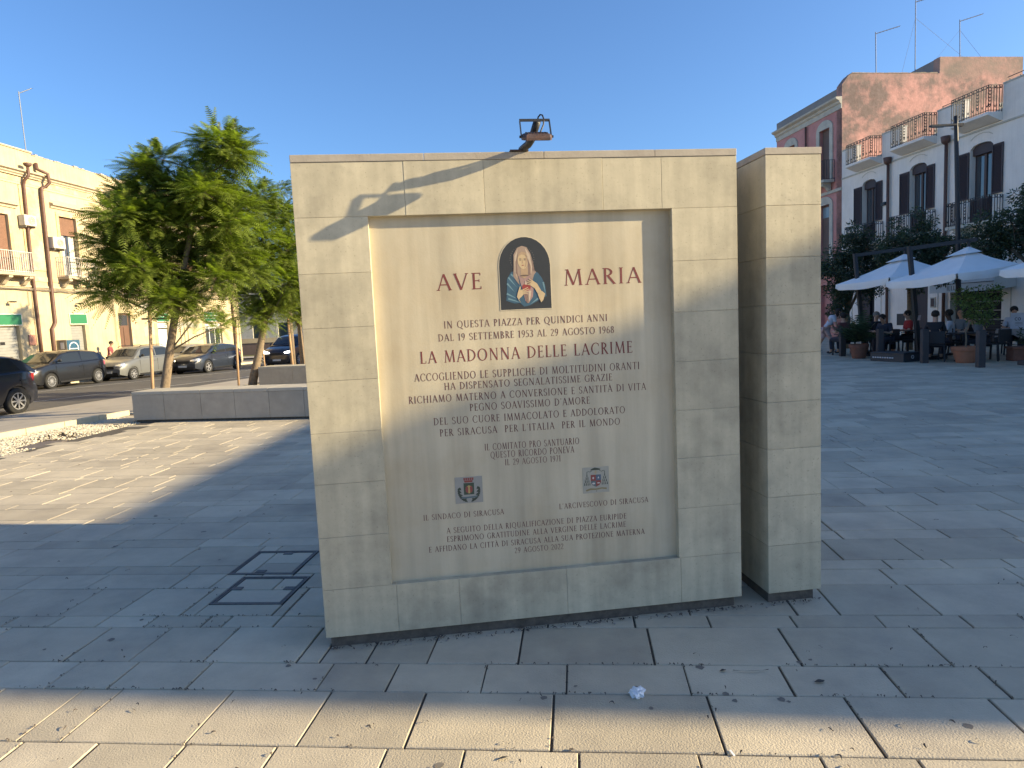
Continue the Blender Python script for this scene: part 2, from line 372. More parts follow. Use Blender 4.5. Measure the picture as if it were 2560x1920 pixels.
# serif stroke lettering
TT, tt = .125, .058
def arc(cx, cy, rx, ry, a0, a1, T=TT, t=tt): return ('a', cx, cy, rx, ry, a0, a1, T, t)
def ln(x0, y0, x1, y1, w_=TT): return ('l', x0, y0, x1, y1, w_)
def sf(x, y, h=.10): return ('l', x-h, y+(.02 if y < .5 else -.02), x+h, y+(.02 if y < .5 else -.02), .04)
def tk(x, y, dy): return ('l', x, y, x, y+dy, .045)
G = {
'A': (.74, [ln(.07,0,.36,.99,tt), ln(.36,.99,.68,0), ln(.17,.34,.56,.34,tt), sf(.07,0,.09), sf(.68,0,.09)]),
'B': (.62, [ln(.15,0,.15,1), arc(.15,.75,.30,.235,90,-90), arc(.15,.27,.38,.255,90,-90), sf(.12,0,.1), sf(.12,1,.1)]),
'C': (.76, [arc(.44,.5,.37,.49,48,312), tk(.69,.70,.20), tk(.69,.12,.14)]),
'D': (.80, [ln(.15,0,.15,1), arc(.18,.5,.53,.48,90,-90), sf(.12,0,.1), sf(.12,1,.1)]),
'E': (.56, [ln(.15,0,.15,1), ln(.1,.975,.48,.975,.05), ln(.15,.52,.42,.52,.05), ln(.1,.025,.51,.025,.05), tk(.48,.84,.14), tk(.42,.44,.16), tk(.51,.02,.15), sf(.12,0,.08), sf(.12,1,.08)]),
'F': (.52, [ln(.15,0,.15,1), ln(.1,.975,.48,.975,.05), ln(.15,.52,.42,.52,.05), tk(.48,.84,.14), tk(.42,.44,.16), sf(.15,0,.11)]),
'G': (.80, [arc(.44,.5,.37,.49,48,318), ln(.69,.06,.69,.44,.105), sf(.69,.46,.09), tk(.68,.72,.18)]),
'H': (.84, [ln(.16,0,.16,1), ln(.68,0,.68,1), ln(.16,.52,.68,.52,tt), sf(.16,0), sf(.16,1), sf(.68,0), sf(.68,1)]),
'I': (.32, [ln(.16,0,.16,1), sf(.16,0), sf(.16,1)]),
'L': (.56, [ln(.15,0,.15,1), ln(.1,.025,.51,.025,.05), tk(.51,.02,.18), sf(.12,0,.08), sf(.15,1)]),
'M': (.98, [ln(.12,0,.19,1,tt), ln(.19,1,.49,.03), ln(.49,.03,.78,1,tt), ln(.78,1,.86,0), sf(.12,0,.08), sf(.86,0,.09), sf(.16,1,.07), sf(.82,1,.07)]),
'N': (.86, [ln(.15,0,.15,1,tt), ln(.15,1,.71,.0), ln(.71,0,.71,1,tt), sf(.15,0,.09), sf(.71,1,.09), sf(.11,1,.06)]),
'O': (.88, [arc(.44,.5,.36,.48,0,360)]),
'P': (.58, [ln(.15,0,.15,1), arc(.15,.73,.33,.25,90,-90), sf(.15,0,.11), sf(.12,1,.1)]),
'Q': (.90, [arc(.44,.5,.36,.48,0,360), ln(.45,.05,.88,-.22,.09)]),
'R': (.68, [ln(.15,0,.15,1), arc(.15,.74,.32,.24,90,-90), ln(.30,.50,.62,.0), sf(.15,0), sf(.12,1,.1), sf(.64,0,.06)]),
'S': (.54, [arc(.27,.745,.19,.235,40,270), arc(.27,.255,.21,.235,90,-140), tk(.42,.74,.19), tk(.09,.08,.18)]),
'T': (.66, [ln(.33,0,.33,1), ln(.04,.975,.62,.975,.05), tk(.05,.82,.16), tk(.61,.82,.16), sf(.33,0)]),
'U': (.82, [ln(.16,.3,.16,1), arc(.41,.32,.25,.30,180,360), ln(.66,.3,.66,1,tt), sf(.16,1), sf(.66,1,.09)]),
'V': (.76, [ln(.07,1,.38,0), ln(.38,0,.69,1,tt), sf(.09,1,.09), sf(.68,1,.08)]),
'Z': (.64, [ln(.08,.975,.58,.975,.05), ln(.56,.97,.08,.03), ln(.05,.025,.58,.025,.05), tk(.08,.82,.16), tk(.58,.02,.16)]),
'0': (.60, [arc(.3,.5,.22,.48,0,360)]),
'1': (.38, [ln(.2,0,.2,1), ln(.2,1,.06,.84,.05), sf(.2,0,.1)]),
'2': (.52, [arc(.25,.74,.18,.24,165,-35), ln(.40,.62,.06,.04,.075), ln(.05,.03,.46,.03,.06), tk(.46,.02,.12)]),
'3': (.50, [arc(.22,.77,.17,.21,150,-90), arc(.22,.28,.21,.26,90,-150)]),
'5': (.50, [ln(.12,.97,.42,.97,.06), ln(.12,.97,.10,.58,.055), arc(.2,.32,.22,.28,110,-140)]),
'6': (.54, [arc(.27,.30,.19,.28,0,360), arc(.48,.34,.40,.66,100,180)]),
'7': (.50, [ln(.05,.97,.46,.97,.06), ln(.45,.97,.18,0,.09), tk(.06,.84,.14)]),
'8': (.52, [arc(.26,.76,.16,.21,0,360), arc(.26,.27,.20,.25,0,360)]),
'9': (.54, [arc(.27,.70,.19,.28,0,360), arc(.06,.66,.40,.66,-80,0)]),
"'": (.22, [ln(.11,1,.09,.80,.07)]),
}
G['À'] = (.74, G['A'][1]+[ln(.22,1.2,.38,1.06,.07)])
def glyph_strokes(ch, ox, sx, H_, mb, y, z0, base, k=[0]):
    for st in G[ch][1]:
        k[0] = (k[0]+1) % 9; yy = y-.0004-.00006*k[0]
        if st[0] == 'l':
            _, x0, y0, x1, y1, w_ = st
            a = Vector((ox+x0*sx, base+y0*H_)); b = Vector((ox+x1*sx, base+y1*H_)); ww = w_*(sx+H_)/2
            if (b-a).length < 1e-7: continue
            n_ = (b-a).normalized(); n_ = Vector((-n_.y, n_.x))*ww/2
            P = [a-n_, b-n_, b+n_, a+n_]
            mb.add([(p.x, yy, p.y) for p in P], [(0,1,2,3)])
        else:
            _, cx, cy, rx, ry, a0, a1, T_, t_ = st; N = max(6, int(abs(a1-a0)/18)); V = []
            for i in range(N+1):
                a = R(a0+(a1-a0)*i/N); ca, sa = math.cos(a), math.sin(a)
                wd = (t_+(T_-t_)*ca*ca)/2
                V.append((ox+(cx+(rx+wd)*ca)*sx, yy, base+(cy+(ry+wd)*sa)*H_)); V.append((ox+(cx+(rx-wd)*ca)*sx, yy, base+(cy+(ry-wd)*sa)*H_))
            mb.add(V, [(2*i, 2*i+1, 2*i+3, 2*i+2) for i in range(N)])
def text_line(txt, x0, x1, base, H_, parent, y, m='letter', name='inscription_word', space=.52, track=.13):
    tot = 0
    for ch in txt: tot += (space if ch == ' ' else G[ch][0]+track)
    tot -= track
    sx = (x1-x0)/tot; mb = MB(); x = x0
    for ch in txt+' ':
        if ch == ' ':
            if mb.v: mb.build(name, m, parent, recalc=False); mb = MB()
            x += space*sx; continue
        glyph_strokes(ch, x, sx, H_, mb, y, 0, base); x += (G[ch][0]+track)*sx
def fx(s): return s+(s-.6)*.0112
def fz(z): return z+(z-1.6)*.0112
LINES = [("AVE",.648,.868,1.757,.080,'letter'),("MARIA",1.276,1.673,1.757,.080,'letter'),
("IN QUESTA PIAZZA PER QUINDICI ANNI",.671,1.493,1.5725,.0355,'letter2'),("DAL 19 SETTEMBRE 1953 AL 29 AGOSTO 1968",.640,1.525,1.5105,.0355,'letter2'),
("LA MADONNA DELLE LACRIME",.546,1.619,1.406,.060,'letter'),
("ACCOGLIENDO LE SUPPLICHE DI MOLTITUDINI ORANTI",.514,1.653,1.320,.038,'letter2'),("HA DISPENSATO SEGNALATISSIME GRAZIE",.656,1.508,1.270,.036,'letter2'),
("RICHIAMO MATERNO A CONVERSIONE E SANTITÀ DI VITA",.479,1.684,1.212,.0365,'letter2'),("PEGNO SOAVISSIMO D'AMORE",.776,1.388,1.158,.037,'letter2'),
("DEL SUO CUORE IMMACOLATO E ADDOLORATO",.594,1.570,1.098,.0365,'letter2'),("PER SIRACUSA  PER L'ITALIA  PER IL MONDO",.621,1.542,1.040,.036,'letter2'),
("IL COMITATO PRO SANTUARIO",.840,1.325,.954,.034,'letter2'),("QUESTO RICORDO PONEVA",.868,1.297,.912,.034,'letter2'),("IL 29 AGOSTO 1971",.939,1.226,.871,.032,'letter2'),
("IL SINDACO DI SIRACUSA",.516,.922,.620,.029,'letter2'),("L'ARCIVESCOVO DI SIRACUSA",1.208,1.680,.622,.029,'letter2'),
("A SEGUITO DELLA RIQUALIFICAZIONE DI PIAZZA EURIPIDE",.628,1.561,.544,.0295,'letter2'),("ESPRIMONO GRATITUDINE ALLA VERGINE DELLE LACRIME",.627,1.557,.500,.0295,'letter2'),
("E AFFIDANO LA CITTÀ DI SIRACUSA ALLA SUA PROTEZIONE MATERNA",.534,1.656,.4535,.0295,'letter2'),("29 AGOSTO 2022",.968,1.222,.411,.0295,'letter2')]
for t_, a, b, z, h, m_ in LINES: text_line(t_, fx(a), fx(b), fz(z), h, pan, PD, m_)

# painted icon: generic veiled woman in a blue mantle on a dark arch
def flat(name, col, var=.1, sc_=40, rough=.5): M[name] = mat(name, col, rough, var, sc_); return name
flat('icon_ground', (.022,.024,.026)); flat('icon_rim', (.5,.43,.3)); flat('icon_veil', (.29,.21,.155)); flat('icon_veil2', (.46,.36,.26)); flat('icon_veil3', (.20,.13,.10)); flat('icon_skin', (.47,.35,.20)); flat('icon_skin2', (.36,.25,.15))
flat('icon_blue', (.035,.085,.13)); flat('icon_blue2', (.13,.23,.27)); flat('icon_dress', (.30,.19,.17)); flat('icon_red', (.24,.035,.03)); flat('icon_line', (.12,.08,.06)); flat('icon_halo', (.10,.09,.075))
ic = bpy.data.objects.new('painted_icon', None); COL.objects.link(ic); ic.parent = mon
ICX, ICZ = fx(1.083), fz(1.65)
def pl(name, pts, lvl, m, parent=ic):
    mb = MB(); y0 = PD-.0015-.0003*lvl
    n = len(pts); V = [(ICX+a, y0, ICZ+b) for a, b in pts]+[(ICX+a, PD-.0002 if lvl < 1 else y0+.0003, ICZ+b) for a, b in pts]
    mb.add(V, [tuple(range(n)), tuple(range(n, 2*n))[::-1]]+[(i, (i+1)%n, n+(i+1)%n, n+i) for i in range(n)])
    return mb.build(name, m, parent)
def ell(cx, cz, rx, rz, n=16, a0=0, a1=360, rot=0):
    o_ = []
    for i in range(n+(0 if a1-a0 == 360 else 1)):
        a = R(a0+(a1-a0)*i/n); x, z = rx*math.cos(a), rz*math.sin(a); r_ = R(rot)
        o_.append((cx+x*math.cos(r_)-z*math.sin(r_), cz+x*math.sin(r_)+z*math.cos(r_)))
    return o_
hw = .128; zt = .355
arch = [(-hw, 0), (hw, 0)]+[(hw*math.cos(R(a)), .215+(zt-.215)*math.sin(R(a))) for a in range(0, 181, 12)]
pl('rim', [(a*1.03, (b-.17)*1.022+.17) for a, b in arch], 0, 'icon_rim')
pl('painting', arch, 1, 'icon_ground')
for i in range(0, 26):
    a = R(-50+i*11.2)
    pl('halo_star', ell(-.012+.060*math.cos(a), .248+.060*math.sin(a), .0022, .0032, 5), 2, 'icon_halo') if i % 1 == 0 and i < 25 else None
pl('mantle', [(-.100,.045),(-.095,.09),(-.092,.15),(-.070,.185),(-.045,.192),(.03,.19),(.065,.178),(.085,.15),(.10,.11),(.104,.06),(.085,.052),(.02,.018),(-.01,.012),(-.03,.03),(-.06,.03)], 3, 'icon_blue')
for (a, b, c1, d1) in ((-.085,.16,-.045,.11),(-.092,.13,-.055,.085),(-.096,.08,-.04,.05),(-.09,.055,-.02,.03),(.09,.13,.10,.07),(.06,.05,.02,.022),(-.07,.175,-.03,.13)):
    n_ = Vector((d1-b, a-c1)).normalized()*.0045
    pl('mantle_fold', [(a-n_.x, b-n_.y), (c1, d1), (a+n_.x, b+n_.y)], 4, 'icon_blue2')
pl('dress', [(-.035,.17),(.03,.175),(.042,.12),(.035,.06),(.012,.028),(-.004,.04),(-.012,.08)], 5, 'icon_dress')
pl('veil', [(-.060,.165),(-.056,.21),(-.054,.27),(-.036,.302),(-.012,.312),(.012,.305),(.030,.275),(.042,.23),(.048,.19),(.056,.182),(.045,.168),(.036,.14),(.022,.165),(-.036,.165),(-.03,.12),(-.046,.142)], 6, 'icon_veil')
pl('veil_fold', [(-.052,.19),(-.05,.26),(-.032,.298),(-.04,.25),(-.044,.2),(-.04,.15)], 7, 'icon_veil2'); pl('veil_fold', [(.004,.302),(.026,.27),(.038,.21),(.030,.17),(.022,.22)], 7, 'icon_veil2')
pl('veil_shade', [(-.036,.165),(-.039,.22),(-.036,.258),(-.046,.235),(-.047,.18)], 7.5, 'icon_veil3'); pl('veil_shade', [(.017,.25),(.020,.20),(.016,.165),(.028,.17),(.030,.21)], 7.5, 'icon_veil3'); pl('veil_shade', [(.036,.25),(.045,.20),(.052,.182),(.040,.19)], 7.5, 'icon_veil3')
pl('dress_shade', [(-.005,.075),(.002,.030),(.010,.030),(.012,.07)], 6.5, 'icon_veil3'); pl('dress_light', [(.014,.09),(.012,.035),(.020,.045),(.028,.09)], 6.6, 'icon_veil2')
pl('neck', [(-.02,.16),(-.022,.2),(.014,.205),(.016,.165),(-.004,.152)], 7, 'icon_skin2')
pl('face', ell(-.010, .236, .0245, .038, 18, rot=9), 8, 'icon_skin'); pl('face_shade', [(.012,.262),(.0145,.24),(.008,.212),(-.002,.201),(.004,.225),(.004,.25)], 8.5, 'icon_skin2')
pl('hair', [(-.036,.248),(-.03,.272),(-.012,.284),(.008,.278),(.016,.256),(.006,.266),(-.012,.270),(-.028,.262)], 9, 'icon_skin2')
for ex_ in (-.021, .001): pl('eye', ell(ex_, .243, .0052, .0022, 8), 10, 'icon_line')
for ex_ in (-.021, .001): pl('brow', ell(ex_, .2495, .0062, .0011, 8), 10, 'icon_line')
pl('nose', [(-.0115,.244),(-.0135,.226),(-.0075,.226),(-.0095,.244)], 9.5, 'icon_skin2'); pl('mouth', ell(-.010, .2165, .0062, .0020, 8), 10, 'icon_red')
pl('neckline', ell(-.003,.166,.022,.004,12), 8, 'icon_line')
pl('heart', ell(.004,.108,.022,.018,14), 7, 'icon_red'); pl('flame', [(-.004,.122),(.0,.142),(.008,.13),(.008,.12)], 8, 'icon_veil2')
# hands: palm and separate fingers
pl('hand', [(-.046,.062),(-.040,.085),(-.020,.098),(-.006,.088),(-.012,.072),(-.036,.050)], 9, 'icon_skin')
for (a, b, c1, d1) in ((-.018,.094,.012,.107),(-.012,.089,.018,.099),(-.010,.083,.016,.088),(-.012,.077,.012,.078)):
    n_ = Vector((d1-b, a-c1)).normalized()*.0027; pl('finger', [(a-n_.x,b-n_.y),(c1-n_.x*.6,d1-n_.y*.6),(c1+n_.x*.6,d1+n_.y*.6),(a+n_.x,b+n_.y)], 10, 'icon_skin')
pl('finger', [(-.040,.084),(-.030,.112),(-.024,.112),(-.028,.088)], 10, 'icon_skin')
pl('hand', [(.022,.118),(.034,.142),(.058,.125),(.080,.085),(.062,.07),(.046,.10)], 9, 'icon_skin')
for (a, b, c1, d1) in ((.034,.138,.018,.150),(.030,.133,.010,.141),(.027,.126,.008,.131),(.026,.119,.009,.121)):
    n_ = Vector((d1-b, a-c1)).normalized()*.0027; pl('finger', [(a-n_.x,b-n_.y),(c1-n_.x*.6,d1-n_.y*.6),(c1+n_.x*.6,d1+n_.y*.6),(a+n_.x,b+n_.y)], 10, 'icon_skin')
pl('forearm', [(.060,.072),(.082,.086),(.098,.072),(.086,.040),(.076,.030),(.066,.052)], 9, 'icon_skin')
pl('forearm', [(-.046,.062),(-.036,.050),(-.026,.030),(-.038,.048)], 9, 'icon_skin')
# two coats of arms on small tiles
flat('tile_grey', (.27,.265,.24), .06); flat('tile_pale', (.33,.32,.265), .06); flat('arm_green', (.035,.06,.04)); flat('arm_red', (.22,.05,.045)); flat('arm_gold', (.38,.27,.10)); flat('arm_dark', (.04,.055,.04)); flat('arm_blue', (.07,.11,.16)); flat('arm_white', (.5,.46,.44)); flat('arm_teal', (.09,.13,.14)); flat('scroll_gold', (.24,.19,.09))
def crest(cx, cz, nm, base_m):
    e = bpy.data.objects.new(nm, None); COL.objects.link(e); e.parent = mon
    def q(name, pts, lvl, m):
        y0 = PD-.0015-.0003*lvl; n = len(pts)
        V = [(cx+a, y0, cz+b) for a, b in pts]+[(cx+a, y0+(.0014 if lvl == 0 else .00025), cz+b) for a, b in pts]
        return MB().add(V, [tuple(range(n)), tuple(range(n, 2*n))[::-1]]+[(i, (i+1)%n, n+(i+1)%n, n+i) for i in range(n)]).build(name, m, e)
    q('tile', [(-.070,-.068),(.070,-.068),(.070,.068),(-.070,.068)], 0, base_m)
    return q
q = crest(fx(.751), fz(.760), 'city_coat_of_arms', 'tile_grey')
q('shield', [(-.026,-.024),(.026,-.024),(.027,.036),(-.026,.036)], 2, 'arm_green'); q('charge', ell(-.006,.003,.012,.019,10), 3, 'arm_red'); q('charge', ell(.010,.003,.009,.018,10), 3, 'arm_red'); q('charge', [(-.004,-.018),(.006,-.018),(.005,.012),(.009,.02),(.0,.024),(-.007,.02),(-.003,.01)], 4, 'arm_gold')
q('crown', [(-.021,.039),(.019,.039),(.021,.049),(-.023,.049)], 2, 'arm_red')
for i in range(5): q('crown_tower', [(-.025+i*.0105,.050),(-.017+i*.0105,.050),(-.0165+i*.0107,.063),(-.0255+i*.0107,.063)], 2, 'arm_red')
for s1 in (-1, 1):
    for i in range(10):
        a = R(-90+s1*(18+i*9.5)); r_ = .052; x, z = r_*math.cos(a)*1.0, -.004+r_*math.sin(a)*1.05
        q('laurel_leaf', ell(x, z, .0042, .0105, 6, rot=math.degrees(a)+s1*35), 2, 'arm_dark'); 
        if i % 2: q('laurel_leaf', ell(x*.86, z*.90, .0035, .009, 6, rot=math.degrees(a)-s1*35), 2, 'arm_dark')
q('ribbon', [(-.04,-.036),(.035,-.033),(.042,-.028),(.042,-.037),(.034,-.042),(-.04,-.044)], 3, 'arm_teal')
q = crest(fx(1.405), fz(.761), 'bishop_coat_of_arms', 'tile_pale')
shd = [(-.027,.028),(.027,.028),(.027,-.012),(.020,-.026),(0,-.036),(-.020,-.026),(-.027,-.012)]
q('shield', shd, 2, 'arm_red'); q('quarter', [(0,.028),(.027,.028),(.027,-.002),(0,-.002)], 3, 'arm_blue'); q('quarter', [(-.026,-.004),(0,-.004),(0,-.036),(-.019,-.026),(-.026,-.012)], 3, 'arm_teal')
q('charge', ell(-.014,.011,.005,.006,8), 4, 'arm_white'); q('charge', [(.013,.02),(.009,.008),(.018,.008)], 4, 'arm_white'); q('charge', [(.007,-.013),(.02,-.013),(.02,-.019),(.007,-.019)], 4, 'arm_white'); q('charge', ell(-.013,-.018,.008,.005,8), 4, 'arm_white')
q('hat', [(-.028,.052),(.022,.052),(.026,.058),(.008,.063),(-.004,.066),(-.016,.062),(-.026,.057)], 2, 'arm_dark')
q('cross', [(-.001,.030),(.002,.030),(.002,.050),(-.001,.050)], 2, 'arm_gold'); q('cross', [(-.010,.041),(.011,.041),(.011,.043),(-.010,.043)], 3, 'arm_gold')
for s1 in (-1, 1):
    cx = s1*.047
    pts = [(s1*.02,.050),(s1*.03,.044),(s1*.038,.047),(cx,.045),(cx,.03)]
    for (a, b), (c1, d1) in zip(pts[:-1], pts[1:]):
        n_ = Vector((d1-b, a-c1)).normalized()*.0011; q('cord', [(a-n_.x,b-n_.y),(c1-n_.x,d1-n_.y),(c1+n_.x,d1+n_.y),(a+n_.x,b+n_.y)], 2, 'arm_dark')
    for row in range(4):
        for k in range(row+1):
            x = cx+(k-row/2)*.0095; z = .028-row*.0155
            q('tassel', [(x-.0012,z+.006),(x+.0012,z+.006),(x+.0024,z-.008),(x-.0024,z-.008)], 3, 'arm_dark')
q('scroll', [(-.056,-.050),(-.03,-.042),(0,-.045),(.03,-.041),(.056,-.044),(.056,-.053),(.03,-.049),(0,-.053),(-.03,-.052),(-.052,-.058)], 2, 'scroll_gold')
q('screw_mark', ell(.002,-.059,.0022,.0022,8), 3, 'letter2')

# upright slab of a wall beside it
sl = thing('stone_wall', 'narrow end of a deep limestone wall standing just right of the inscribed monument', 'wall', (MX, MY, 0), YAW)
S0, S1, SY0, SY1 = 2.340, 2.643, -.004, 1.47
zz = [.06, .325, .592, .851, 1.104, 1.360, 1.612, 1.857, 2.120, 2.373]
for i in range(9):
    cuts = [SY0, .30, 1.0, SY1] if i % 2 == 0 else [SY0, .62, SY1]
    for a, b in zip(cuts[:-1], cuts[1:]):
        MB().cbox(S0, S1, a+g_, b-g_, zz[i]+g_, zz[i+1]-g_, .0018).build('stone_block', 'stone', sl)
for a, b in ((SY0-.002, .8), (.8, SY1)): MB().cbox(S0-.002, S1+.002, a+g_, b-g_, 2.3745, 2.409, .002).build('coping_stone', 'coping', sl)
MB().box(S0+.005, S1-.005, SY0+.006, SY1-.006, .062, 2.373).build('core', 'core', sl)
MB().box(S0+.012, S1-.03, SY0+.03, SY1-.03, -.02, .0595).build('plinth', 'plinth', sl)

# floodlight on its bracket
fl = thing('floodlight', 'small rusty floodlight on a bent bracket above the inscribed monument', 'floodlight', (MX, MY, 0), YAW)
MB().box(1.035, 1.125, -.012, .10, 2.4095, 2.416).build('base_plate', 'rust', fl)
rod = [(1.098, .03, 2.425), (1.108, -.03, 2.425), (1.118, -.06, 2.426), (1.126, -.09, 2.436), (1.136, -.13, 2.468), (1.146, -.165, 2.502)]
MB().tube(rod, [.0175]*6, 10).build('bracket_pipe', 'dark_metal', fl, smooth=True)
hd = MB()
hx, hy, hz = 1.132, -.206, 2.422
W2, T2, D2 = .066, .0150, .055
prof = [(-W2,-.6),(-W2*.82,-1),(W2*.82,-1),(W2,-.6),(W2,.6),(W2*.82,1),(-W2*.82,1),(-W2,.6)]
body = MB(); 
n = 8
V = []
for t_, k_ in ((-T2, .97), (-T2*.2, 1.0), (T2*.6, .96), (T2, .80)):
    for a, b in prof: V.append((hx+a*k_, hy+b*D2*k_, hz+t_+b*D2*k_*.30))
Fc = [tuple(range(8))[::-1], tuple(range(24, 32))]+[(i*8+j, i*8+(j+1)%8, (i+1)*8+(j+1)%8, (i+1)*8+j) for i in range(3) for j in range(8)]
body.add(V, Fc); hb = body.build('lamp_housing', 'rust', fl)
M['lamp_glass'] = mat('lamp_glass', (.3,.3,.3), .15, 0)
MB().add([(hx-.052,hy-.045,hz-T2-.0012-.0135),(hx+.052,hy-.045,hz-T2-.0012-.0135),(hx+.052,hy+.045,hz-T2-.0012+.0135),(hx-.052,hy+.045,hz-T2-.0012+.0135)],[(0,1,2,3)]).build('lamp_glass', 'lamp_glass', hb)
yk = MB()
for i in range(7): yk.bar((hx-.043+i*.0145, hy-.04, hz+T2-.012), (hx-.043+i*.0145, hy+.04, hz+T2+.012), .004, .010)
yk.build('cooling_fins', 'rust', hb)
yk = MB()
yk.bar((hx-W2-.003, hy, hz), (hx-W2-.006, hy+.012, hz+.074), .004, .016); yk.bar((hx+W2+.003, hy, hz), (hx+W2-.002, hy+.012, hz+.074), .004, .016)
yk.bar((hx-W2-.008, hy+.012, hz+.076), (hx+W2+.0, hy+.012, hz+.076), .004, .012)
yk.build('yoke', 'dark_metal', fl)
for s1 in (-1, 1): MB().lathe([(0,-.004),(.006,-.004),(.006,.004),(0,.004)], (hx+s1*(W2+.008), hy, hz), 8, 'x').build('side_bolt', 'dark_metal', fl)
cb = [(1.146, -.168, 2.500), (1.150, -.171, 2.518), (1.159, -.176, 2.528), (1.168, -.181, 2.524), (1.172, -.19, 2.506), (1.168, -.20, 2.476), (1.152, -.21, 2.444), (1.146, -.21, 2.432)]
MB().tube(cb, .0036, 8).build('cable', 'cable', fl, smooth=True)
MB().tube([(1.150,-.160,2.500),(1.142,-.125,2.492),(1.130,-.085,2.462),(1.113,-.05,2.445),(1.100,.0,2.428)], .0055, 8).build('cable', 'cable', fl, smooth=True)
# ------------------------------------------------------------------ benches, gravel bed
def bench(loc, az_deg, L_, joints, label, depth=.66, h=.58):
    t = thing('stone_bench', label, 'bench', loc, -R(az_deg), 'low stone benches by the trees')
    MB().box(.03, L_-.03, .04, depth-.04, -.05, .045).build('plinth', 'plinth', t)
    for a, b in zip(joints[:-1], joints[1:]):
        MB().cbox(a+.002, b-.002, 0, depth, .045, h-.062, .004).build('facing_slab', 'bench', t)
    tp = joints[::1]
    for a, b in zip(tp[:-1], tp[1:]): MB().cbox(a+.001-.0, b-.001, -.004, depth+.004, h-.06, h, .006).build('top_slab', 'bench_top', t)
    return t
bench((-7.14, 12.28, 0), 9.8, 5.4, [0,.66,1.42,2.10,2.78,3.46,4.1,4.75,5.4], 'long low grey stone bench nearest the monument, trees rising behind it')
bench((-7.3, 18.95, 0), 9.8, 4.6, [0,1.05,1.95,2.8,3.7,4.6], 'farther short grey stone bench half hidden behind the monument edge')
# gravel bed: soil, kerb stones, pebbles
gx0 = lambda y: -8.05+(y-13.4)*.27
gx1 = lambda y: -7.35+max(0, y-8.9)*.10
pts = [(gx0(y), y) for y in (5, 9, 13.4)]+[(-6.9, 13.4), (gx1(12.4), 12.4), (gx1(8.9), 8.9), (-7.35, 5)]
sheet('gravel_bed', pts, -.035, 'soil')
kb_root = bpy.data.objects['gravel_bed']
y = 5.0
while y < 13.2:
    L_ = .72
    a = Vector((gx0(y), y, 0)); b = Vector((gx0(y+L_-.01), y+L_-.01, 0))
    if not (12.3 < y < 12.9): MB().bar(a+Vector((-.06,0,0)), b+Vector((-.06,0,0)), .12, .18).build('kerb_stone', 'kerb', kb_root)
    y += L_
rg2 = random.Random(5)
pb = MB(); sm = MB()
base = MB(); ico(base, (0,0,0), 1, 1)
def pebble(mb_, x, y, z, r):
    q = rg2.uniform(0, 6.28); c2, s2 = math.cos(q), math.sin(q); sx, sy, sz = r*rg2.uniform(.8,1.4), r*rg2.uniform(.7,1.1), r*rg2.uniform(.5,.8)
    V = [(x+(vx*c2*sx-vy*s2*sy), y+(vx*s2*sx+vy*c2*sy), z+vz*sz) for vx, vy, vz in OCT]
    mb_.add(V, OCF)
OCT = [(1,0,.1),(-.9,.1,0),(.1,1,0),(0,-1,.1),(.1,0,1),(0,.1,-1),(.6,.6,.55),(-.6,-.55,.5)]
OCF = [(0,2,6),(2,4,6),(4,0,6),(1,3,7),(3,4,7),(4,1,7),(0,4,3),(2,1,4),(0,5,2),(2,5,1),(1,5,3),(3,5,0)]
n_p = 0
while n_p < 15000:
    y = 5+8.4*(rg2.random()**.8); x = rg2.uniform(gx0(y)+.02, gx1(y)-.01)
    dens = noise.noise(Vector((x*1.6, y*1.6, 3)))+.45
    m_ = .07*math.exp(-((x+7.75)**2+(y-11.0)**2*.5)/.10)
    if 9.9 < y < 10.6 and x > gx1(y)-.42: continue
    if rg2.random() > dens+.35: continue
    if x < -9.5: n_p += 1; continue
    pebble(pb, x, y, -.022+m_+rg2.uniform(-.004, .012), rg2.uniform(.012, .024)); n_p += 1
pb.build('gravel', 'gravel', None, kind='stuff', recalc=False)
M['grate'] = mat('drain_plate', (.13,.11,.10), .8, .2, 10)
t = tag(MB().box(-7.66, -7.26, 9.92, 10.58, -.03, -.012).build('drain_plate', 'grate'), 'flat brown plate lying in the white gravel strip', 'plate')
M['dry_grass'] = mat('dry_grass', (.16,.14,.06), .9, .3, 30)
gm = MB()
for i in range(900):
    y = rg2.uniform(7.5, 12.6); x = gx0(y)+rg2.random()**2*.35+.02
    if noise.noise(Vector((x*2, y*1.3, 9))) < 0: continue
    a = rg2.uniform(0, 6.28); h = rg2.uniform(.02, .07); dx, dy = math.cos(a)*.02, math.sin(a)*.02
    gm.add([(x-dy*.12, y+dx*.12, -.03), (x+dy*.12, y-dx*.12, -.03), (x+dx*1.4, y+dy*1.4, -.03+h)], [(0,1,2)])
gm.build('dry_grass', 'dry_grass', None, kind='stuff', recalc=False)

# ------------------------------------------------------------------ litter on the paving
def leafy(mb_, x, y, L_, wd, a, z=.006, seg=4, bend=.3):
    V = []; Fc = []
    for i in range(seg+1):
        t = i/seg; w_ = wd*math.sin(math.pi*min(.98, max(.05, t)))*.5; aa = a+bend*(t-.5)
        cx_, cy_ = x+math.cos(aa)*L_*(t-.5), y+math.sin(aa)*L_*(t-.5); zz_ = z+.006*math.sin(t*3.1)
        V += [(cx_-math.sin(a)*w_, cy_+math.cos(a)*w_, zz_), (cx_+math.sin(a)*w_, cy_-math.cos(a)*w_, zz_+.003)]
    for i in range(seg): Fc.append((2*i, 2*i+1, 2*i+3, 2*i+2))
    mb_.add(V, Fc)
rl = random.Random(21); lt = MB()
for i in range(190):
    y = 2.1+rl.random()**1.6*7; x = rl.uniform(-.8, .8)*y
    if -1.1 < x < 1.9 and 3.1 < y < 5.2: continue
    leafy(lt, x, y, rl.uniform(.012, .034), rl.uniform(.003, .009), rl.uniform(0, 6.28), bend=rl.uniform(-1, 1))
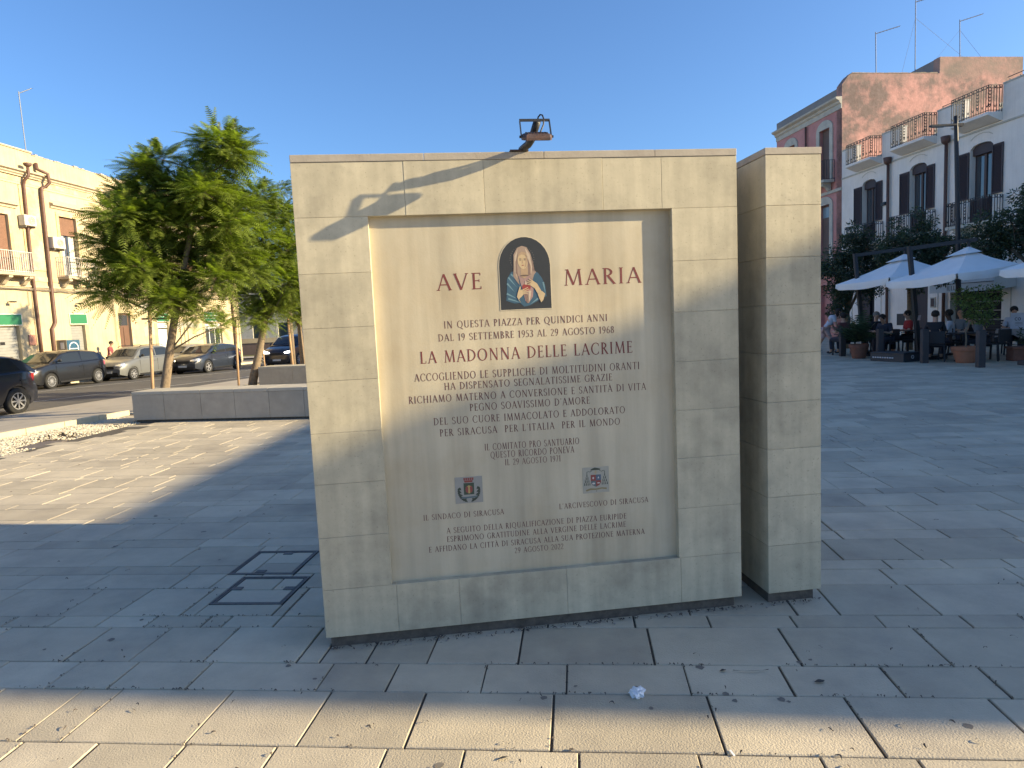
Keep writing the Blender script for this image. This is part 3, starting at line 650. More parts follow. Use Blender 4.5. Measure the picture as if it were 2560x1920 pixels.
for i in range(230):
    s = rl.uniform(0, 2.65); o_ = rl.uniform(-.012, .02)
    x = MX+s*math.cos(YAW)+o_*math.sin(YAW)*1; y = MY+s*math.sin(YAW)-.0-abs(rl.gauss(0, .018))
    leafy(lt, x, y, rl.uniform(.008, .026), rl.uniform(.003, .01), rl.uniform(0, 6.28), bend=rl.uniform(-1, 1))
lt.build('leaf_litter', 'twig', None, kind='stuff', recalc=False)
M['pebble_pale'] = mat('pale_pebble', (.32,.29,.26), .9, .2, 30)
st = MB()
for i in range(26):
    s = rl.uniform(.05, 2.6); pebble(st, MX+s*math.cos(YAW), MY+s*math.sin(YAW)-rl.uniform(.0, .05), .004, rl.uniform(.003, .008))
st.build('small_stones', 'pebble_pale', None, kind='stuff', recalc=False)
gs = MB()
for i in range(70):
    y = 2.2+rl.random()**1.3*8; x = rl.uniform(-.78, .78)*y; r0 = rl.uniform(.006, .022)
    if -1.1 < x < 1.9 and 3.0 < y < 5.3: continue
    gs.add([(x+r0*rl.uniform(.6,1.2)*math.cos(k*.7), y+r0*rl.uniform(.6,1.2)*math.sin(k*.7), .0022) for k in range(9)], [tuple(range(9))])
M['gum'] = mat('trodden_gum', (.17,.15,.125), .9, .2, 30)
gs.build('gum_spots', 'gum', None, kind='stuff', recalc=False)
jd = MB()
for i in range(1500):
    v0, v1, J = rl.choice([k_ for k_ in known if 1.6 < k_[0] < 5.2 and k_[2]] or known)
    if rl.random() < .62: u_ = rl.uniform(-3.2, 3.2); v_ = v1+rl.gauss(0, .004)
    else:
        if not J: continue
        u_ = rl.choice(J)+rl.gauss(0, .004); v_ = rl.uniform(v0, v1)
    x, y = u_*c_+v_*s_, -u_*s_+v_*c_
    if -1.1 < x < 1.9 and 3.0 < y < 5.2: continue
    if noise.noise(Vector((u_*2.3, v_*2.3, 1))) < -.08: continue
    leafy(jd, x, y, rl.uniform(.005, .016), rl.uniform(.003, .007), rl.uniform(0, 6.28), .0005, 3, rl.uniform(-1, 1))
jd.build('joint_debris', 'twig', None, kind='stuff', recalc=False)
# feathery fallen leaves that read singly
def fallen(x, y, L_, a, lab, wd=.012):
    mb_ = MB(); leafy(mb_, 0, 0, L_, wd, 0, .004, 6, .5); o = mb_.build('fallen_leaf', 'seed'); o.location = (x, y, 0); o.rotation_euler = (0, 0, a)
    tag(o, lab, 'leaf')
fallen(1.255, 2.66, .05, .2, 'dark oval seed pod lying on the paving at lower right, nearer the image edge', .028)
fallen(1.00, 2.76, .16, -.05, 'long thin dark leaf stem across the paving slabs at lower right', .008)
fallen(.88, 2.78, .035, .3, 'small dark oval leaf at the left end of the long stem', .02)
fallen(-.095, 2.26, .045, .3, 'grey curled leaf in the middle of the sunlit foreground slabs', .016)
fallen(1.98, 4.28, .07, .1, 'dark flat blotch on the paving right of the stone wall', .05)
# crumpled tissue
bm = bmesh.new(); bmesh.ops.create_icosphere(bm, subdivisions=3, radius=.028)
for v_ in bm.verts:
    k = noise.noise(v_.co*75)*.6+noise.noise(v_.co*170)*.35; v_.co *= 1+k; v_.co.z *= .75
me = bpy.data.meshes.new('tissue'); bm.to_mesh(me); bm.free(); me.materials.append(M['tissue'])
o = bpy.data.objects.new('crumpled_tissue', me); COL.objects.link(o); o.location = (.468, 2.625, .016)
tag(o, 'crumpled white paper tissue lying on the paving in front of the monument', 'tissue')
# cigarette-like scrap near the bottom edge
sc_ = MB().box(-.004, .004, -.016, .016, 0, .002).build('paper_scrap', 'tissue'); sc_.location = (.735, 2.235, .004); sc_.rotation_euler = (0, 0, .15); tag(sc_, 'small pale paper scrap in the paving joint near the bottom edge', 'scrap')
# ------------------------------------------------------------------ trees
M['bark'] = mat('bark', (.21,.16,.11), .95, .3, 14, .006, 40, (.14,.11,.08), .7, 8)
M['leaf1'] = mat('feathery_leaf', (.135,.172,.03), .5, .35, 1.4, isl=.6)
M['leaf2'] = mat('feathery_leaf_far', (.085,.115,.05), .6, .2, 1.2, isl=.3)
M['leaf_dark'] = mat('dark_leaf', (.035,.055,.03), .5, .25, 2, isl=.5)
M['leaf_pot'] = mat('potted_leaf', (.09,.135,.045), .5, .25, 4, isl=.4)
M['wood'] = mat('stake_wood', (.40,.26,.15), .85, .2, 12)
M['wood_dark'] = mat('stake_wood_dark', (.12,.10,.07), .85, .2, 12)
for k in ('leaf1','leaf2','leaf_dark','leaf_pot'):
    m_ = M[k]; b_ = m_.node_tree.nodes['Principled BSDF']
    tr = m_.node_tree.nodes.new('ShaderNodeBsdfTranslucent'); mxs = m_.node_tree.nodes.new('ShaderNodeMixShader'); mxs.inputs[0].default_value = .33 if k != 'leaf_dark' else .2
    lk = m_.node_tree.links; src = b_.inputs['Base Color'].links[0].from_socket
    sc2 = m_.node_tree.nodes.new('ShaderNodeVectorMath'); sc2.operation = 'MULTIPLY'; sc2.inputs[1].default_value = (2.3, 2.6, .9); lk.new(src, sc2.inputs[0]); lk.new(sc2.outputs[0], tr.inputs[0])
    lk.new(b_.outputs[0], mxs.inputs[1]); lk.new(tr.outputs[0], mxs.inputs[2]); lk.new(mxs.outputs[0], m_.node_tree.nodes['Material Output'].inputs[0])
def frond(mb_, p, dr, L_, wd, rnd, pairs=12):
    up = Vector((0,0,1)); dr = dr.normalized()
    sd_ = dr.cross(up)
    if sd_.length < .1: sd_ = Vector((1,0,0))
    sd_.normalize(); roll = rnd.uniform(-.5, .5); nrm = sd_.cross(dr); sd_ = (sd_*math.cos(roll)+nrm*math.sin(roll)).normalized()
    droop = rnd.uniform(.1, .45)*L_; V = []; Fc = []
    pos = lambda t: p+dr*L_*t-up*droop*t*t
    for i in range(pairs):
        t = .12+.88*i/(pairs-1); c = pos(t); tg = (pos(t+.02)-c).normalized()
        l = wd*(1-abs(t-.45)*1.15)*rnd.uniform(.85, 1.1); tw = L_/pairs*.30
        for s in (-1, 1):
            e = c+sd_*s*l+tg*l*.55-up*l*.22; o_ = len(V)
            V += [c-tg*tw, c+tg*tw, e+tg*tw*.35, e-tg*tw*.35]; Fc.append((o_, o_+1, o_+2, o_+3))
    mb_.add(V, Fc)
def tree(name, label, base, blobs, trunk, radii, limbs, lm, dens=1.0, seed=1, L0=.34, group='young feathery trees along the street', br=.013):
    rnd = random.Random(seed); t = thing(name, label, 'tree', base, 0, group); B = Vector(base)
    tm = MB(); tm.tube([Vector(p)-B for p in trunk], radii, 10)
    tm.build('trunk', 'bark', t, smooth=True)
    lim = MB(); cm = MB()
    tp = [Vector(p)-B for p in trunk]
    for bx, by, bz, r_ in blobs:
        c = Vector((bx, by, bz))-B
        # limb from the nearest lower trunk point
        bst = min(tp[1:], key=lambda q: (q-c).length+max(0, q.z-c.z+.3)*2)
        mid = bst.lerp(c, .5)+Vector((rnd.uniform(-.1,.1), rnd.uniform(-.1,.1), rnd.uniform(-.05,.12)))
        lim.tube([bst, mid, c], [br*1.7, br*1.1, br*.6], 5)
        n_ = int(dens*225*(r_/.45)**2)+14
        for i in range(n_):
            dv = Vector((rnd.gauss(0,1), rnd.gauss(0,1), rnd.gauss(0,1)*.8+.1)).normalized(); rr = r_*.85*rnd.random()**.5
            p = c+Vector((dv.x*rr, dv.y*rr, dv.z*rr*.72))
            out = Vector((dv.x, dv.y, dv.z*.55+.25))+Vector((rnd.gauss(0,.3), rnd.gauss(0,.3), rnd.gauss(0,.2)))
            frond(cm, p, out, L0*rnd.uniform(.7, 1.25), L0*rnd.uniform(.17, .26), rnd)
        for i in range(5):
            dv = Vector((rnd.gauss(0,1), rnd.gauss(0,1), rnd.gauss(0,.7))).normalized()*r_*.9; lim.tube([c, c+dv*.5+Vector((0,0,.04)), c+dv], [br*.6, br*.45, br*.25], 4)
    lim.build('limbs', 'bark', t, smooth=True); cm.build('crown', lm, t, recalc=False)
    return t
T1 = [(-5.77,13.94,5.46,0.43),(-5.52,13.86,5.21,0.37),(-6.16,14.66,5.14,0.43),(-7.17,14.32,5.30,0.26),(-7.32,13.83,5.01,0.27),(-7.31,14.09,4.64,0.45),(-6.67,14.15,4.53,0.50),(-6.09,13.73,4.47,0.39),(-7.97,14.56,4.57,0.43),(-7.72,13.53,4.01,0.46),(-7.21,13.97,3.95,0.54),(-6.46,14.21,3.96,0.55),(-8.42,14.15,3.65,0.32),(-7.96,14.35,3.46,0.56),(-7.34,14.64,3.26,0.57),(-6.68,15.00,3.37,0.53),(-8.26,13.94,3.05,0.35),(-7.87,14.43,2.87,0.43),(-7.03,14.49,2.44,0.41),(-8.26,14.01,2.48,0.30),(-8.55,13.94,2.58,0.18),(-7.46,14.68,2.31,0.25),(-6.65,14.11,1.98,0.18),(-5.78,13.98,3.89,0.35),(-6.29,14.49,1.75,0.12),(-6.0,14.6,3.3,.42),(-5.75,14.9,2.9,.36),(-6.2,14.2,2.75,.36),(-7.5,13.7,2.95,.42),(-7.0,13.8,2.35,.36),(-6.3,14.9,4.6,.4),(-8.1,14.6,4.1,.4),(-5.7,14.4,4.2,.35)]
T2 = [(-7.54,19.33,5.27,0.44),(-6.95,19.18,5.41,0.49),(-6.62,19.64,4.89,0.62),(-7.01,18.65,4.35,0.58),(-6.38,19.52,3.93,0.58),(-7.02,18.97,3.51,0.67),(-6.28,19.00,2.93,0.55),(-7.28,19.45,2.62,0.58),(-8.18,19.77,3.22,0.50),(-7.43,19.00,2.05,0.28),(-7.25,19.34,1.85,0.22),(-6.02,19.24,3.08,0.38),(-7.75,19.57,3.99,0.58),(-6.91,19.48,2.34,0.40)]
T3 = [(-6.23,20.61,4.29,0.46),(-6.30,21.13,3.51,0.52),(-6.37,20.92,2.63,0.52),(-6.78,20.89,2.10,0.27),(-6.59,20.95,1.9,0.2),(-6.90,20.80,2.46,0.32),(-6.59,20.98,3.80,0.38)]
T4 = [(-9.74,27.68,7.09,0.31),(-8.99,27.21,7.21,0.34),(-8.48,27.72,7.47,0.43),(-9.21,27.42,6.56,0.27),(-8.58,27.43,6.25,0.46),(-9.93,27.35,6.76,0.19),(-8.98,27.63,5.64,0.51),(-8.31,27.35,6.87,0.31)]
tree('jacaranda_tree', 'largest feathery green tree behind the nearer stone bench, its crown highest', (-7.6, 14.3, -.05), T1,
     [(-7.6,14.3,-.05),(-7.56,14.3,.5),(-7.39,14.3,1.25),(-7.22,14.3,1.94),(-6.98,14.3,2.82),(-6.60,14.2,3.9),(-6.2,14.1,4.9)], [.115,.10,.088,.08,.065,.05,.025], 0, 'leaf1', 1.0, 3, .48)
tree('jacaranda_tree', 'feathery green tree with a trunk leaning right, standing left of the farther bench', (-7.66, 19.3, -.08), T2,
     [(-7.66,19.3,-.08),(-7.6,19.3,.2),(-7.36,19.3,1.01),(-7.13,19.3,1.81),(-6.98,19.3,3.14),(-7.0,19.3,4.6)], [.13,.125,.105,.09,.07,.03], 0, 'leaf1', .85, 7, .48)
tree('jacaranda_tree', 'slim feathery tree between two stakes beside the left edge of the monument', (-6.6, 20.8, -.08), T3,
     [(-6.6,20.8,-.08),(-6.58,20.8,.6),(-6.6,20.8,1.6),(-6.5,20.9,2.8),(-6.4,20.9,3.9)], [.085,.08,.07,.05,.03], 0, 'leaf1', .85, 9, .45)
tree('tall_sparse_tree', 'tall sparse tree with sky showing through, farther off behind the leafy ones', (-9.1, 27.5, -.2), T4,
     [(-9.1,27.5,-.2),(-9.1,27.5,2),(-9.0,27.5,4),(-8.9,27.5,5.6),(-8.8,27.5,6.6)], [.11,.10,.08,.05,.03], 0, 'leaf2', .42, 12, .36, 'trees farther along the street')
def stake(x0, y0, z0, x1, y1, z1, label, m='wood', w_=.068):
    t = thing('tree_stake', label, 'stake', (x0, y0, z0), 0, 'wooden tree stakes')
    MB().tube([(0,0,-.1), (x1-x0, y1-y0, z1-z0)], w_/2, 8).build('post', m, t, smooth=True); return t
s = stake(-7.60,13.8,-.05,-7.46,13.8,2.27, 'tall round wooden stake with a crossbar tied beside the largest tree')
MB().bar((-.05,0,2.02), (.60,.25,2.0), .05, .035).build('crossbar', 'wood_dark', s)
stake(-7.92,19.0,-.05,-7.86,19.0,1.95, 'wooden stake just left of the leaning tree trunk')
stake(-7.30,19.55,-.05,-7.32,19.5,1.1, 'short wooden stake just right of the leaning tree trunk', w_=.04)
stake(-6.82,20.6,-.05,-6.88,20.6,1.95, 'slanting wooden stake left of the slim trunk by the monument')
stake(-6.36,20.7,-.05,-6.44,20.7,1.85, 'slanting wooden stake right of the slim trunk by the monument')

# ------------------------------------------------------------------ cars
M['tyre'] = mat('tyre', (.018,.018,.018), .85, .2, 30)
M['rim'] = mat('alloy_rim', (.42,.42,.43), .35, .1, 30, metal=.6)
M['glass_car'] = mat('car_glass', (.02,.024,.028), .06, 0, spec=.45)
M['trim'] = mat('car_trim', (.012,.012,.013), .5, .1, 10)
M['head'] = mat('headlamp', (.55,.57,.6), .08, 0, metal=.5, coat=1)
M['tail'] = mat('tail_lamp', (.25,.01,.01), .15, 0, coat=1)
M['plate'] = mat('number_plate', (.55,.55,.52), .5, .05)
M['glow'] = mat('lit_headlamp', (.9,.9,.9), .3, 0, emis=((1,.97,.9), 4.0))
def paint(n, c, rough=.28): M[n] = mat(n, c, rough, .05, 2, metal=.1, coat=.45); return n
paint('paint_black', (.012,.013,.016)); paint('paint_silver', (.13,.135,.135), .35); paint('paint_blue', (.022,.028,.042)); paint('paint_pale', (.19,.185,.17), .35); paint('paint_navy', (.014,.016,.024))
def interp(tab, x):
    if x <= tab[0][0]: return tab[0][1]
    for (a, p), (b, q) in zip(tab[:-1], tab[1:]):
        if x <= b:
            t = (x-a)/(b-a); t = t*t*(3-2*t) if False else t; return p+(q-p)*t
    return tab[-1][1]
def car(label, loc, heading, L_, Wc, Hc, pnt, hood, belt, roofp, wb, fo, wr=.31, spokes=14, rails=False, lit=False, roofdome=.05, group='cars parked along the street'):
    """x forward; hood: [(x,z)] lower-body top line, roofp: [(x,z)] greenhouse top line, x in 0(front)..L"""
    t = thing('parked_car', label, 'car', loc, heading, group)
    hw_ = Wc/2; N = 34; ns = 11
    xf = lambda x: L_/2-x
    arch_c = [fo, fo+wb]
    V = []; Fc = []; S = []
    xs_ = [L_*i/N for i in range(N+1)]
    for c in arch_c: xs_ += [c-wr-.06, c-wr*.75, c-wr*.3, c+wr*.3, c+wr*.75, c+wr+.06]
    xs_ = sorted(set(round(x, 3) for x in xs_ if 0 <= x <= L_))
    keep = [xs_[0]]
    for x in xs_[1:]:
        if x-keep[-1] > .035: keep.append(x)
    xs_ = keep
    for x in xs_:
        e = min(x, L_-x); k = min(1, e/.55); wf = hw_*(.80+.20*math.sin(k*math.pi/2)); zt_ = interp(hood, x)
        zb_ = .20+.10*(1-min(1, e/.35))
        za = zb_
        for c in arch_c:
            if abs(x-c) < wr+.06: za = max(za, math.sqrt(max(0, (wr+.065)**2-(x-c)**2))+wr-.02)
        row = [(0, zb_), (wf*.80, zb_), (wf*.965, za), (wf*.995, max(za+.015, zb_+.16)), (wf, max(za+.03, .52)), (wf*.992, max(za+.045, .52+(zt_-.52)*.55)), (wf*.955, zt_-.045), (wf*.90, zt_-.008), (wf*.60, zt_+.018), (wf*.3, zt_+.028), (0, zt_+.03)]
        S.append([(xf(x), y_, z_) for y_, z_ in row])
    n1 = len(S[0])
    for sgn in (1, -1):
        o_ = len(V); V += [(a, b*sgn, c) for row in S for a, b, c in row]
        for i in range(len(S)-1):
            for j in range(n1-1): Fc.append((o_+i*n1+j, o_+i*n1+j+1, o_+(i+1)*n1+j+1, o_+(i+1)*n1+j))
        Fc.append(tuple(o_+j for j in range(n1))); Fc.append(tuple(o_+(len(S)-1)*n1+j for j in range(n1)))
    body = MB(); body.add(V, Fc); bo = body.build('body', pnt, t, smooth=False)
    bm = bmesh.new(); bm.from_mesh(bo.data); bmesh.ops.remove_doubles(bm, verts=bm.verts, dist=.0008)
    bmesh.ops.recalc_face_normals(bm, faces=bm.faces); bm.to_mesh(bo.data); bm.free()
    bo.data.polygons.foreach_set('use_smooth', [True]*len(bo.data.polygons)); 
    sm_ = bo.modifiers.new('edge', 'EDGE_SPLIT'); sm_.split_angle = R(38)
    # greenhouse
    gx = [roofp[0][0]+(roofp[-1][0]-roofp[0][0])*i/22 for i in range(23)]; V = []; Fc = []; S2 = []
    for x in gx:
        zt_ = interp(roofp, x); zb_ = interp(hood, x)-.03; hh = max(.0, (zt_-zb_)); ti = hw_*.90-.30*hh*.62
        row = [(hw_*.905, zb_), (hw_*.905-(hw_*.905-ti)*.5, zb_+hh*.5), (ti, zb_+hh*.88), (ti*.92, zb_+hh*.965), (ti*.55, zt_+roofdome*.5), (0, zt_+roofdome*.7)]
        if hh < .05: row = [(hw_*.9, zb_), (hw_*.88, zb_+.01), (hw_*.86, zb_+.02), (hw_*.7, zb_+.03), (hw_*.5, zt_+.01), (0, zt_+.02)]
        S2.append([(xf(x), y_, z_) for y_, z_ in row])
    n2 = 6
    for sgn in (1, -1):
        o_ = len(V); V += [(a, b*sgn, c) for row in S2 for a, b, c in row]
        for i in range(len(S2)-1):
            for j in range(n2-1): Fc.append((o_+i*n2+j, o_+i*n2+j+1, o_+(i+1)*n2+j+1, o_+(i+1)*n2+j))
    gh = MB().add(V, Fc).build('roof', pnt, t)
    bm = bmesh.new(); bm.from_mesh(gh.data); bmesh.ops.remove_doubles(bm, verts=bm.verts, dist=.0008); bmesh.ops.recalc_face_normals(bm, faces=bm.faces); bm.to_mesh(gh.data); bm.free()
    gh.data.polygons.foreach_set('use_smooth', [True]*len(gh.data.polygons)); sm_ = gh.modifiers.new('edge', 'EDGE_SPLIT'); sm_.split_angle = R(38)
    # glass: windscreen, rear screen, side windows laid 6 mm proud
    def gp(x, f):      # point on the greenhouse side at height fraction f
        zt_ = interp(roofp, x); zb_ = interp(hood, x)-.03; hh = zt_-zb_; ti = hw_*.90-.30*hh*.62
        if f <= .5: y_ = hw_*.905-(hw_*.905-ti)*f; 
        else: y_ = hw_*.905-(hw_*.905-ti)*.5-((hw_*.905-(hw_*.905-ti)*.5)-ti)*((f-.5)/.38)
        return (xf(x), y_+.006, zb_+hh*f)
    tops = [p for p in roofp]; x_ws0, x_ws1 = roofp[0][0], roofp[1][0]; x_r1, x_r0 = (roofp[-3][0] if len(roofp) > 6 else roofp[-2][0]), roofp[-1][0]
    ws = MB()
    def top_c(x, fy):
        zt_ = interp(roofp, x); zb_ = interp(hood, x)-.03; hh = zt_-zb_; ti = hw_*.90-.30*hh*.62
        if hh < .05: ti = hw_*.86
        return (zt_+roofdome*(.5+.2*(1-fy))-.03*fy*min(1, hh*3), ti*.90*fy)
    def screen(xa, xb, name, off):
        V = []; nx, ny = 5, 6
        for i in range(nx+1):
            x = xa+(xb-xa)*i/nx
            for j in range(-ny, ny+1):
                fy = j/ny; z_, y_ = top_c(x, abs(fy)); V.append((xf(x)+off, y_*(1 if fy > 0 else -1)*.97, z_+.012))
        w2 = 2*ny+1
        MB().add(V, [(i*w2+j, i*w2+j+1, (i+1)*w2+j+1, (i+1)*w2+j) for i in range(nx) for j in range(w2-1)]).build(name, 'glass_car', t, smooth=True)
    screen(x_ws0+.10, x_ws1-.05, 'windscreen', .008); screen(x_r1+.06, x_r0-(x_r0-x_r1)*.35, 'rear_window', -.008)
    pil = (x_ws1+x_r1)/2+.02
    for sgn in (1, -1):
        for (xa, xb, ta, tb) in ((x_ws0+.34, pil-.04, x_ws1+.06, pil-.04), (pil+.03, x_r1+.10, pil+.03, x_r1-.12)):
            V = []; K = 6
            for i in range(K+1):
                a = xa+(xb-xa)*i/K; b = ta+(tb-ta)*i/K
                for f in (.12, .5, .84):
                    x = a+(b-a)*((f-.12)/.72); p = gp(x, f); V.append((p[0], p[1]*sgn, p[2]))
            MB().add(V, [(i*3+j, i*3+j+1, i*3+j+4, i*3+j+3) for i in range(K) for j in range(2)]).build('side_window', 'glass_car', t, smooth=True)
    # wheels
    for c in arch_c:
        for sgn in (1, -1):
            wl = bpy.data.objects.new('wheel', None); COL.objects.link(wl); wl.parent = t; wl.location = (xf(c), sgn*(hw_-.09), wr)
            MB().lathe([(wr*.66,-.09),(wr*.94,-.095),(wr,-.07),(wr,.07),(wr*.94,.095),(wr*.66,.09)], (0,0,0), 28, 'y').build('tyre', 'tyre', wl, smooth=True)
            rm = MB().lathe([(wr*.69,.07*sgn),(wr*.66,.088*sgn),(wr*.60,.088*sgn),(wr*.58,.06*sgn)], (0,0,0), 28, 'y')
            for k in range(spokes):
                a = 2*math.pi*k/spokes; rm.bar((math.cos(a)*wr*.10, sgn*.078, math.sin(a)*wr*.10), (math.cos(a)*wr*.62, sgn*.078, math.sin(a)*wr*.62), wr*(.9/spokes), .012, Vector((0,1,0)))
            rm.lathe([(0,.088*sgn),(wr*.13,.088*sgn),(wr*.15,.06*sgn)], (0,0,0), 14, 'y')
            rm.build('rim', 'rim', wl)
            MB().lathe([(0,.045*sgn),(wr*.64,.045*sgn)], (0,0,0), 20, 'y').build('brake_disc', 'trim', wl)
    und = MB()
    for c in arch_c:
        for sgn in (1,-1): und.lathe([(wr+.05, sgn*(hw_-.2)),(wr+.05, sgn*(hw_-.02))], (xf(c),0,wr-.01), 20, 'y', 0, math.pi)
    und.box(-L_/2+.25, L_/2-.25, -hw_+.22, hw_-.22, .17, .30); und.build('underbody', 'trim', t)
    # lamps, grille, plate, mirrors, handles
    zf = interp(hood, .08)
    for sgn in (1, -1):
        y0, y1 = sgn*hw_*.50, sgn*hw_*.80
        V = [(L_/2+.004, y0, zf-.09), (L_/2-.03, y1, zf-.09), (L_/2-.20, sgn*hw_*.935, zf-.03), (L_/2-.24, sgn*hw_*.93, zf+.06), (L_/2-.10, y1, zf+.035), (L_/2-.02, y0, zf-.02)]
        mb_ = MB(); Vi = [(a-.05, b*.97, c) for a, b, c in V]; n = 6
        mb_.add(V+Vi, [tuple(range(n)), tuple(range(n, 2*n))[::-1]]+[(i, (i+1)%n, n+(i+1)%n, n+i) for i in range(n)]); mb_.build('headlight', 'glow' if lit else 'head', t)
        zb2 = interp(hood, L_-.1); V = [(-L_/2+.02, sgn*hw_*.62, zb2-.22), (-L_/2+.20, sgn*hw_*.94, zb2-.20), (-L_/2+.17, sgn*hw_*.93, zb2-.02), (-L_/2+.02, sgn*hw_*.66, zb2-.03)]
        Vi = [(a+.05, b*.96, c) for a, b, c in V]; MB().add(V+Vi, [(0,1,2,3),(4,5,6,7),(0,1,5,4),(1,2,6,5),(2,3,7,6),(3,0,4,7)]).build('tail_light', 'tail', t)
        mx_ = xf(x_ws0+.42); zm = interp(hood, x_ws0+.42)+.10
        bm2 = MB(); ico(bm2, (mx_, sgn*(hw_+.06), zm), .085, 2, 0, (.7,1,.72)); bm2.bar((mx_, sgn*hw_*.86, zm-.06), (mx_, sgn*(hw_+.03), zm-.02), .05, .03); bm2.build('wing_mirror', pnt if not rails else 'trim', t, smooth=True)
        for xh in (pil-.22, x_r1-.02):
            MB().bar((xf(xh), sgn*(hw_*.998), .80), (xf(xh)-.15, sgn*(hw_*.998), .80), .03, .025).build('door_handle', pnt, t)
    MB().prism([(-hw_*.44, zf-.20), (hw_*.44, zf-.20), (hw_*.40, zf-.07), (-hw_*.40, zf-.07)], L_/2-.05, L_/2+.006, 'yz').build('grille', 'trim', t)
    MB().prism([(-hw_*.70, .24), (hw_*.70, .24), (hw_*.62, .40), (-hw_*.62, .40)], L_/2-.06, L_/2+.007, 'yz').build('lower_grille', 'trim', t)
    MB().box(L_/2+.008, L_/2+.016, -.24, .24, .36, .46).build('number_plate', 'plate', t)
    MB().box(-L_/2-.016, -L_/2-.006, -.24, .24, .42, .53).build('number_plate', 'plate', t)
    for sgn in (1,-1):
        MB().box(xf(fo+wb-wr-.12), xf(fo+wr+.12), sgn*(hw_*.985)-.012, sgn*(hw_*.985)+.012, .215, .275).build('sill', 'trim', t)
        sh = MB()
        for xx in (pil, x_ws0+.30, x_r1+.02): sh.box(xf(xx)-.004, xf(xx)+.004, sgn*(hw_*1.0)-.004, sgn*(hw_*1.0)+.0025, .36, interp(hood, xx)-.09)
        sh.build('door_seam', 'trim', t)
    if rails:
        for sgn in (1,-1):
            y_ = sgn*hw_*.70; z_ = Hc-.02
            MB().tube([(xf(x_ws1+.1), y_, z_-.03), (xf(x_ws1+.25), y_, z_+.045), (xf(x_r1-.3), y_, z_+.045), (xf(x_r1-.12), y_, z_-.03)], .016, 6).build('roof_rail', 'trim', t, smooth=True)
    return t
def face(az): return -R(az)+R(-90)     # front turned towards the camera side of the street
HOOD = [(0,.60),(.05,.74),(.30,.86),(.80,.975),(1.1,1.0),(2.2,.99),(3.3,1.02),(3.75,1.04),(3.98,.96),(4.06,.64)]
ROOF = [(.86,.97),(1.62,1.38),(2.05,1.455),(2.8,1.455),(3.45,1.39),(3.72,1.26),(3.97,1.02)]
def place_car(X, Y, ax, wheel_x):     # from the near front wheel contact to the car's centre
    return X, Y
def car_at(fwx, fwy, az, L_, Wc, fo):
    """fw: contact of the wheel nearest the camera, front of the car towards -Y"""
    a = R(az); fwd = Vector((-math.sin(a), -math.cos(a), 0)); left = Vector((-fwd.y, fwd.x, 0))
    # the camera-side flank is on the +X side = left of a car that points to -Y
    c = Vector((fwx, fwy, 0))-fwd*(L_/2-fo)-left*(Wc/2-.09)
    return (c.x, c.y, zr(c.y)+.005), math.atan2(fwd.y, fwd.x)
loc, h = car_at(-18.2, 25.9, 7, 4.06, 1.69, .86); car('black hatchback with silver multi spoke wheels, nearest whole car on the street', loc, h, 4.06, 1.69, 1.49, 'paint_black', HOOD, 0, ROOF, 2.51, .86, .31, 15)
sc_h = lambda T, k, kz=1: [(a*k, b*kz) for a, b in T]
HP = [(0,.60),(.05,.74),(.25,.84),(.80,.96),(1.05,.99),(2.0,1.01),(3.3,1.02),(3.5,.95),(3.55,.62)]; RP = [(.84,.97),(1.36,1.42),(1.7,1.50),(2.9,1.50),(3.25,1.44),(3.52,1.04)]
loc, h = car_at(-17.4, 30.2, 9, 3.55, 1.60, .68); car('small silver upright car with roof rails, parked between the black and the dark blue car', loc, h, 3.55, 1.60, 1.54, 'paint_silver', HP, 0, RP, 2.30, .68, .29, 8, rails=True)
loc, h = car_at(-15.7, 34.0, 10, 4.05, 1.78, .84); car('dark blue grey hatchback beyond the silver car, its front framed by the tree trunk', loc, h, 4.05, 1.78, 1.44, 'paint_blue', HOOD, 0, ROOF, 2.58, .84, .33, 5)
loc, h = car_at(-18.0, 36.0, 8, 4.3, 1.75, .86); car('pale silver car mostly hidden behind the dark blue grey hatchback', loc, h, 4.3, 1.75, 1.5, 'paint_pale', sc_h(HOOD, 4.3/4.06, 1.02), 0, sc_h(ROOF, 4.3/4.06, 1.03), 2.7, .86, .32, 8)
loc, h = car_at(-12.35, 13.35, 8, 4.1, 1.72, .86); car('dark car cut off by the left edge of the picture, only its rounded tail showing', loc, h, 4.1, 1.72, 1.47, 'paint_navy', sc_h(HOOD, 4.1/4.06), 0, sc_h(ROOF, 4.1/4.06), 2.5, .86, .31, 8)
loc = (-13.0, 39.5, zr(39.5)+.005); car('dark tall car with a lit headlamp, behind the slim tree by the monument', loc, R(-97), 4.4, 1.85, 1.8, 'paint_navy', sc_h(HOOD, 4.4/4.06, 1.18), 0, sc_h(ROOF, 4.4/4.06, 1.22), 2.65, .9, .36, 8, lit=True)

